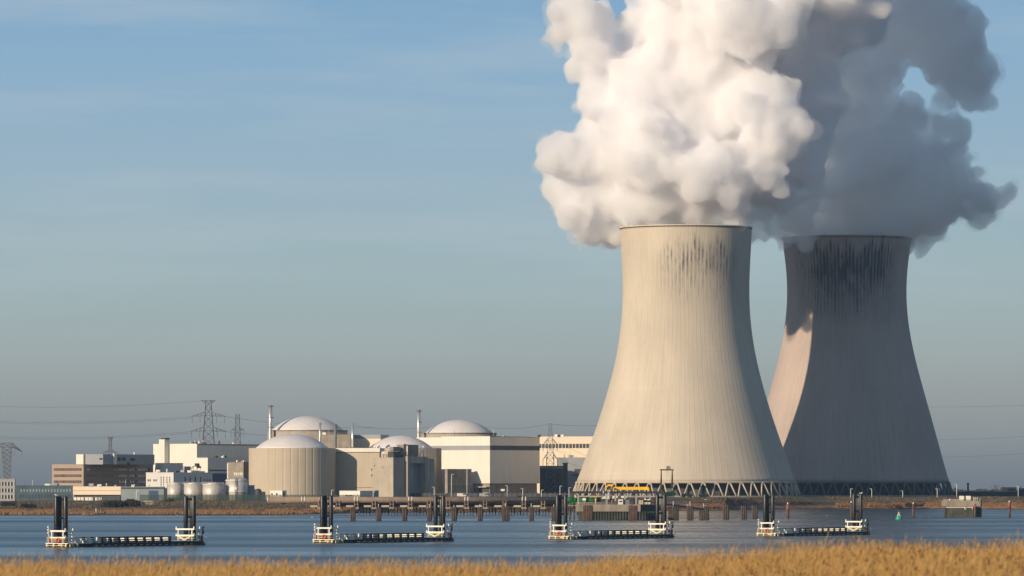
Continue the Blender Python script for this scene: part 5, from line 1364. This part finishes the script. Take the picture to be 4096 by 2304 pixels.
t = thing('culvert', 'small flat concrete bridge over a dark outlet in the bank at the right', 'culvert', (PX(4012, 3215), 3215, 0), 0)
sv = 3215 / F
def vz(py): return PZ(py, 3215)
MB().box(-30 * sv, 26 * sv, -3, 12, vz(2011), vz(2006)).build('slab', M_pipe, t)
MB().box(-22 * sv, 22 * sv, .5, 1.2, vz(2032), vz(2011) - .01).build('opening', M_dark, t)
MB().prism([(-28 * sv, vz(2033)), (-22.1 * sv, vz(2033)), (-22.1 * sv, vz(2008.5)), (-27 * sv, vz(2008))], -3.3, .4).build('left_wing', M_panel, t)
MB().prism([(-3 * sv, vz(2026)), (28 * sv, vz(2026)), (28 * sv, vz(2012)), (20 * sv, vz(2013))], -3.2, .3).build('right_wing', M_concrete, t)

t = thing('outfall', 'concrete outfall with two white rails in the left marsh bank', 'outfall', (PX(598, 2790), 2790, 0), 0)
so = 2790 / F
def oz(py): return PZ(py, 2790)
MB().box(-31 * so, 19 * so, 0, 6, oz(2031), oz(2010)).build('wall', M_concrete_d, t)
MB().box(-34 * so, -31.1 * so, -1.5, 6, oz(2033), oz(2003)).build('wing_wall', M_concrete_d, t)
for y_ in (2004.5, 2016.5): MB().box(-31 * so, 14 * so, -.5, -.25, oz(y_ + 1), oz(y_ - .6)).build('rail', M_wpaint, t)
t = thing('marker_post', 'slanting white marker post at the mouth of the left creek', 'post', (PX(386, 2560), 2560, 0), 0)
MB().bar((-.3, 0, 2.6), (.3, 0, -.6), .2).build('post', M_wpaint, t); MB().box(-.45, -.05, -.1, .1, 2.3, 3.0).build('head', M_wpaint, t)

# green mesh fence along the works on the left
M_mesh = bpy.data.materials.new('green_mesh'); M_mesh.use_nodes = True
nt = M_mesh.node_tree; bs_ = nt.nodes['Principled BSDF']; bs_.inputs['Base Color'].default_value = (.05, .09, .07, 1); bs_.inputs['Roughness'].default_value = .8
bs_.inputs['Alpha'].default_value = .42
YF = 2900.0
t = thing('mesh_fence', 'long green mesh fence with dark posts before the round tanks and the ribbed reactor', 'fence', (PX(560, YF), YF, 5.2), 0)
fx1 = PX(1490, YF) - PX(560, YF); fh = PZ(1979, YF) - 5.2
MB().box(0, fx1, 0, .06, -.4, fh).build('mesh_panel', M_mesh, t)
for k in range(64):
    x = fx1 * k / 63; q = MB().box(x - .09, x + .09, -.12, -.01, -.4, fh + .35); q.build('fence_post', M_dark, t)

# ------------------------------------------------------------------ gulls
def gull(label, p, s=1.0, rz=0, fly=False):
    t = thing('gull', label, 'gull', p, rz, 'gulls')
    z = .22 if not fly else 0
    b = MB(); b.ball((0, 0, z), .24 * s, .11 * s, .12 * s, 12, 8); b.ball((.22 * s, 0, z + .11 * s), .08 * s, .07 * s, .075 * s, 10, 7); b.cyl((.10 * s, 0, z + .03), (.22 * s, 0, z + .11 * s), .09 * s, .06 * s, 8)
    b.cyl((-.15 * s, 0, z), (-.38 * s, 0, z + .02), .08 * s, .02 * s, 8); b.build('body', M_bird, t)
    MB().cyl((.28 * s, 0, z + .10 * s), (.38 * s, 0, z + .08 * s), .025 * s, .008 * s, 6).build('beak', M_yellow, t)
    for sg in (-1, 1):
        w = MB()
        if fly: w.prism([(.10*s, sg*.08*s), (.12*s, sg*.4*s), (-.05*s, sg*.75*s), (-.10*s, sg*.4*s), (-.12*s, sg*.08*s)], z + .02, z + .05, 'z')
        else: w.ball((-.08 * s, sg * .09 * s, z + .03), .24 * s, .035 * s, .09 * s, 10, 7)
        w.build('wing', M_bird_g, t)
        if not fly: MB().cyl((0, sg * .05 * s, 0), (0, sg * .05 * s, z - .05), .014 * s, n=5).build('leg', M_yellow, t)
gull('grey gull perched on the tall piles at the left end of the leftmost pontoon', local_pt(0, 1.25, 4.45, 11.87), 1.5, R(150))
gull('white gull perched on the tall piles at the right end of the rightmost pontoon', local_pt(3, LEN - 2.0, 2.35, 11.87), 1.7, R(-25))
gull('white gull perched on the stepped pile cluster at the end of the gangway', (PX(2822, PY(2080)), PY(2080), PZ(2025, PY(2080))), 1.6, R(20))
gull('white gull flying just above the end of the sloping gangway', (PX(2822, 2300), 2300, PZ(1999, 2300)), 2.0, R(40), True)
gull('white gull perched on the square pile cluster beside the thin white rod', (PX(2751, PY(2080)), PY(2080), PZ(2023, PY(2080))), 1.5, R(160))
for k, (px_, py_, w) in enumerate(((3308, 2064.6, 'left of the rightmost pontoon right posts'), (3683, 2067, 'between the brown post and the caisson'), (1905, 2077, 'below the lit wall of the square hall'), (710, 2062, 'near the left shore by the tall piles'), (1250, 2070.5, 'left of the second pontoon'))):
    gull('tiny white gull swimming ' + w, (PX(px_, PY(py_)), PY(py_), -.1), 1.5, R(40 * k))
# ------------------------------------------------------------------ reeds and plants
def quads(name, P0, P1, P2, w, mat_, side=None):
    """bent blades: base, middle, tip; w half width; arrays of n points"""
    n = len(P0)
    a = rng.uniform(-.9, .9, n)
    s = np.stack([np.cos(a), np.sin(a), np.zeros(n)], 1) * w[:, None]
    V = np.empty((n, 5, 3)); V[:, 0] = P0 - s; V[:, 1] = P0 + s; V[:, 2] = P1 - s * .8; V[:, 3] = P1 + s * .8; V[:, 4] = P2
    base = np.arange(n)[:, None] * 5
    me = bpy.data.meshes.new(name)
    me.vertices.add(n * 5); me.vertices.foreach_set('co', V.ravel())
    loops = np.concatenate([base + np.array([[0, 1, 3, 2]]), base + np.array([[2, 3, 4]])], 1).ravel()
    me.loops.add(len(loops)); me.loops.foreach_set('vertex_index', loops.astype('i'))
    st = (np.arange(n)[:, None] * 7 + np.array([[0, 4]])).ravel(); tot = np.tile([4, 3], n)
    me.polygons.add(2 * n); me.polygons.foreach_set('loop_start', st.astype('i')); me.polygons.foreach_set('loop_total', tot.astype('i'))
    me.update(); me.validate()
    me.materials.append(mat_)
    o = bpy.data.objects.new(name, me); col.objects.link(o)
    return o
def leafy(name, c1, c2, c3, sc_, trans=.25, rough=.85, pos=True, zr=None):
    m = bpy.data.materials.new(name); m.use_nodes = True; nt = m.node_tree; b = nt.nodes['Principled BSDF']; L = nt.links.new
    b.inputs['Roughness'].default_value = rough; b.inputs['Specular IOR Level'].default_value = .15
    g = nt.nodes.new('ShaderNodeNewGeometry')
    n = nt.nodes.new('ShaderNodeTexNoise'); n.inputs['Scale'].default_value = sc_; n.inputs['Detail'].default_value = 3; L(g.outputs['Position'], n.inputs[0])
    r = nt.nodes.new('ShaderNodeMapRange'); r.inputs[1].default_value = .3; r.inputs[2].default_value = .7; L(n.outputs[0], r.inputs[0])
    mx = nt.nodes.new('ShaderNodeMix'); mx.data_type = 'RGBA'; mx.inputs[6].default_value = (*c1, 1); mx.inputs[7].default_value = (*c2, 1); L(r.outputs[0], mx.inputs['Factor'])
    n2 = nt.nodes.new('ShaderNodeMix'); n2.data_type = 'RGBA'; n2.inputs[7].default_value = (*c3, 1); L(mx.outputs[2], n2.inputs[6])
    r2 = nt.nodes.new('ShaderNodeMapRange'); r2.inputs[1].default_value = .55; r2.inputs[2].default_value = 1.0; r2.inputs[4].default_value = .8; L(g.outputs['Random Per Island'], r2.inputs[0]); L(r2.outputs[0], n2.inputs['Factor'])
    L(n2.outputs[2], b.inputs['Base Color'])
    if trans:
        tr = nt.nodes.new('ShaderNodeBsdfTranslucent'); L(n2.outputs[2], tr.inputs[0]); ms = nt.nodes.new('ShaderNodeMixShader'); ms.inputs[0].default_value = trans
        L(b.outputs[0], ms.inputs[1]); L(tr.outputs[0], ms.inputs[2]); L(ms.outputs[0], nt.nodes['Material Output'].inputs[0])
    return m
M_reed = leafy('reed_straw', (.58, .35, .125), (.64, .42, .17), (.50, .28, .09), .25, .45)
M_head = leafy('reed_heads', (.10, .05, .025), (.16, .08, .035), (.06, .03, .02), .8, 0)
M_far_reed = leafy('far_reed_straw', (.30, .165, .075), (.36, .21, .10), (.22, .115, .06), .08)
M_bush = leafy('winter_scrub', (.035, .045, .035), (.055, .05, .035), (.07, .055, .04), .3, .1)
M_bush_g = leafy('green_scrub', (.03, .085, .045), (.05, .11, .05), (.02, .06, .04), .3, .1)

def reeds():
    n = 420000
    y = rng.uniform(90, YR, n // 10); x = rng.uniform(-1, 1, n // 10) * (2048 / F * y + 8)
    y = np.repeat(y, 10) + rng.normal(0, .35, n); x = np.repeat(x, 10) + rng.normal(0, .35, n)
    # taller towards a soft irregular far edge
    z0 = ground_z(x, y)
    cl = np.array([noise.noise((a * .55, b * .35, 0)) for a, b in zip(x[::10], y[::10])]); cl = np.repeat(cl, 10)[:n]
    cl2 = np.array([noise.noise((a * .16, b * .12, 5.0)) for a, b in zip(x[::10], y[::10])]); cl2 = np.repeat(cl2, 10)[:n]
    h = rng.normal(2.02, .13, n) + cl * .10 + cl2 * .24 + np.maximum(0, rng.normal(-.35, .22, n))
    lean = rng.normal(0, .07, n) + .03
    lx = lean * h; ly = rng.normal(0, .08, n) * h
    P0 = np.stack([x, y, z0 - .05], 1); P1 = np.stack([x + lx * .35, y + ly * .4, z0 + h * .6], 1); P2 = np.stack([x + lx, y + ly, z0 + h], 1)
    o = quads('reeds', P0, P1, P2, rng.uniform(.003, .009, n), M_reed)
    tag(o, 'bed of golden brown winter reeds along the near bank', 'reeds', kind='stuff')
    # drooping feathery plumes
    m = 45000; i = rng.integers(0, n, m)
    q0 = P2[i] - np.array([0, 0, .10]); d = np.stack([rng.normal(.03, .03, m), rng.normal(0, .03, m), rng.uniform(.10, .22, m)], 1)
    o = quads('reed_plumes', q0, q0 + d * .6, q0 + d, rng.uniform(.006, .014, m), M_reed)
    tag(o, 'soft straw coloured plumes of the near reeds', 'reeds', kind='stuff')
    # dark dead seed heads, most on the right and low in the picture
    m = 5200
    yy = rng.uniform(92, 150, m); xx = rng.uniform(-1, 1, m) * (2048 / F * yy + 6)
    px = xx * F / yy + CX
    keep = rng.uniform(0, 1, m) < np.interp(px, [-500, 500, 1000, 1500, 4600], [.05, .06, .45, .8, 1.0]) * np.interp(yy, [92, 128, 150], [1, .75, .06])
    xx, yy = xx[keep], yy[keep]; m = len(xx)
    zz = ground_z(xx, yy) + rng.normal(2.15, .12, m)
    q0 = np.stack([xx, yy, zz], 1); d = np.stack([rng.normal(.03, .035, m), rng.normal(0, .03, m), rng.uniform(.05, .11, m)], 1)
    o = quads('seed_heads', q0, q0 + d * .6, q0 + d, rng.uniform(.010, .022, m), M_head)
    tag(o, 'dark dead seed heads standing among the near reeds', 'seed heads', kind='stuff')
reeds()

def far_reeds():
    n = 60000
    px = rng.uniform(-250, 4350, n); v = rng.uniform(0, 1, n)
    cover = np.interp(px, [-250, 300, 350, 420, 500, 1250, 1340, 1420, 1800, 2300, 2640, 2660, 2900, 2960, 3340, 3350, 3420, 3470, 3480, 3530, 3780, 3800, 4350], [1, 1, .1, .1, 1, 1, .4, .1, .35, .4, .6, .9, .9, 0, 0, .9, .8, .1, .8, .6, 1, .6, .3])
    lump = np.array([noise.noise((a * .012, b * 2.0, 3.0)) for a, b in zip(px, v)])
    keep = (rng.uniform(0, 1, n) < cover) & (lump > -.28)
    px, v, lump = px[keep], v[keep], lump[keep]; n = len(px)
    left = np.interp(px, [1100, 1400], [1, 0])
    d = 4 + v * (150 * left + 9 * (1 - left))
    Y = shore_Y(px) + d; x = (px - CX) * Y / F
    z0 = ground_z(x, Y)
    h = (1.3 + .5 * lump) * rng.uniform(.8, 1.15, n) * (left * .9 + (1 - left) * 1.0)
    P0 = np.stack([x, Y, z0 - .2], 1); P1 = P0 + np.stack([rng.normal(.1, .12, n), rng.normal(0, .2, n), h * .7], 1); P2 = P0 + np.stack([rng.normal(.25, .2, n), rng.normal(0, .2, n), h + .2], 1)
    o = quads('far_reeds', P0, P1, P2, rng.uniform(.12, .30, n), M_far_reed)
    tag(o, 'strip of orange brown reeds along the far waterline', 'reeds', kind='stuff')
far_reeds()

def bank_grass():
    n = 46000
    px = rng.uniform(-250, 4350, n); left = np.interp(px, [1100, 1400, 2600], [1, .6, 0])
    v = rng.uniform(.40, 1.02, n); wide = np.interp(px, [0, 1100, 1400, 2600], [330, 330, 34, 34])
    Y = shore_Y(px) + v * wide; x = (px - CX) * Y / F; z0 = ground_z(x, Y)
    cl = np.array([noise.noise((a * .02, b * .05, 2.0)) for a, b in zip(x, Y)]); k = cl > -.10; x, Y, z0, cl = x[k], Y[k], z0[k], cl[k]; n = len(x)
    h = rng.uniform(.3, .8, n) + np.maximum(cl, 0) * 1.2
    P0 = np.stack([x, Y, z0 - .2], 1); d = np.stack([rng.normal(0, .25, n), rng.normal(0, .2, n), h], 1)
    o = quads('bank_grass', P0, P0 + d * .6, P0 + d, rng.uniform(.15, .4, n), M_tuft)
    tag(o, 'rough tufts of dull winter grass on the far dyke', 'grass', kind='stuff')
M_tuft = leafy('dull_tufts', (.10, .082, .055), (.15, .115, .075), (.06, .055, .04), .06, 0)
bank_grass()

def bush(label, px0, px1, ytop, ybot, Y, m, n=1400, seed=1, group='scrub on the far bank', depth=4):
    rs = np.random.default_rng(seed); s = Y / F
    w, h = (px1 - px0) * s / 2, (ybot - ytop) * s
    xc = PX((px0 + px1) / 2, Y); z0 = PZ(ybot, Y)
    t = thing('bush', label, 'bush', (xc, Y, z0), 0, group)
    k = 7; cen = np.stack([rs.uniform(-.75, .75, k) * w, rs.uniform(-.6, .6, k) * depth, rs.uniform(.25, .62, k) * h], 1)
    rr = rs.uniform(.28, .42, k) * h
    i = rs.integers(0, k, n); dv = rs.normal(0, 1, (n, 3)); dv /= np.linalg.norm(dv, axis=1)[:, None]
    p = cen[i] + dv * (rr[i] * rs.uniform(.3, 1.05, n) ** .5)[:, None] * np.array([1.0 + .8 * w / max(h, .1) * .35, 1, 1])
    p[:, 2] = np.clip(p[:, 2], .05, None)
    dd = rs.normal(0, 1, (n, 3)) * .22 * max(1, h / 5)
    o = quads('foliage', p - dd, p, p + dd, rs.uniform(.10, .26, n) * max(1, h / 5), m); o.parent = t
    q = MB()
    for c in cen: q.bar((c[0] * .3, c[1] * .3, -.3), tuple(c), .07)
    q.build('stems', M_bark, t)
bush('dark green scrub mass on the left bank before the teal workshop', 398, 560, 1988, 2036, 2760, M_bush, 5200, 1, depth=8)
bush('dark bush on the left bank at the foot of the low grey office', 0, 70, 2003, 2034, 2760, M_bush, 1800, 2)
bush('low brown bush left of the leftmost tall piles', 80, 160, 2012, 2032, 2740, M_bush, 1200, 3)
bush('dark round bush under the shore end of the brown pipeline', 1112, 1152, 1996, 2016, 2600, M_bush, 900, 4)
bush('grey green scrub slope between outfall and tanks', 655, 700, 1992, 2026, 2840, M_bush, 1100, 5)
bush('bright green bush before the legs of the sunlit tower', 2782, 2836, 1974, 1990, 3190, M_bush_g, 900, 6)
bush('dark green bush by the right leg of the portal crane', 2655, 2700, 1962, 1990, 3195, M_bush_g, 1000, 7)
bush('dark green bush at the foot of the sunlit tower right of the portal crane', 2712, 2770, 1972, 1990, 3195, M_bush, 800, 8)
bush('tawny bush on the far bank right of the rightmost pontoon posts', 3532, 3580, 2014, 2032, 3190, M_far_reed, 900, 9)
bush('larger tawny bush on the far bank above the green buoy', 3570, 3612, 2011, 2031, 3192, M_far_reed, 900, 10)
bush('dark scrub on the far bank between the tawny bushes and the brown post', 3618, 3700, 2010, 2030, 3196, M_bush, 1100, 11)
bush('brown scrub on the bank right of the culvert', 4045, 4130, 2000, 2034, 3200, M_bush, 1400, 12)
bush('dark scrub on the bank left of the culvert behind the caisson', 3920, 3968, 2004, 2034, 3196, M_bush, 1000, 13)
bush('low dark scrub before the base of the square hall', 1900, 2060, 1966, 1988, 3170, M_bush, 1500, 14)
bush('brown scrub below the lattice pylon before the dark switch house', 2070, 2210, 1968, 1990, 3170, M_bush, 1400, 15)

def bare_tree(label, px_, ytop, ybot, Y, seed):
    rs = random.Random(seed); z0 = PZ(ybot, Y); h = PZ(ytop, Y) - z0
    t = thing('bare_tree', label, 'tree', (PX(px_, Y), Y, z0 - .3), 0, 'bare winter trees')
    trk, cr = MB(), MB()
    trk.cyl((0, 0, 0), (.1, 0, h * .35), .28, .2, 8)
    def grow(p, d, l, r_, k):
        e = p + d * l; (trk if k < 2 else cr).cyl(p, e, r_, r_ * .65, 5, False)
        if k >= 4 or l < .25: return
        for _ in range(3):
            dd = (d + Vector((rs.gauss(0, .5), rs.gauss(0, .5), rs.gauss(.1, .3)))).normalized(); grow(e, dd, l * rs.uniform(.6, .8), r_ * .62, k + 1)
    for _ in range(5): grow(Vector((.1, 0, h * .33)), Vector((rs.gauss(0, .45), rs.gauss(0, .45), 1)).normalized(), h * .24, .14, 1)
    trk.build('trunk', M_bark, t); cr.build('crown', M_bark, t)
bare_tree('bare winter tree behind the lamp post right of the shaded tower', 3830, 1944, 2018, 3900, 1)
bare_tree('tall bare winter tree left of the ochre warehouse', 3984, 1927, 2016, 4000, 2)
bare_tree('bare winter tree rising at the right picture edge', 4096, 1935, 2016, 4000, 5)
# the far horizon right of the works
def far_wood():
    n = 9000
    px = rng.uniform(3600, 4500, n); Y = rng.uniform(6000, 7200, n); x = (px - CX) * Y / F
    z = -.5 + rng.uniform(0, 1, n) ** .6 * (7.5 + 3 * np.array([noise.noise((a * .02, 0, 9)) for a in px]))
    P = np.stack([x, Y, z], 1); d = rng.normal(0, 1.2, (n, 3))
    o = quads('far_wood', P - d, P, P + d, rng.uniform(.5, 1.1, n), M_bush)
    tag(o, 'hazy line of far trees on the horizon at the right', 'wood', kind='stuff')
far_wood()
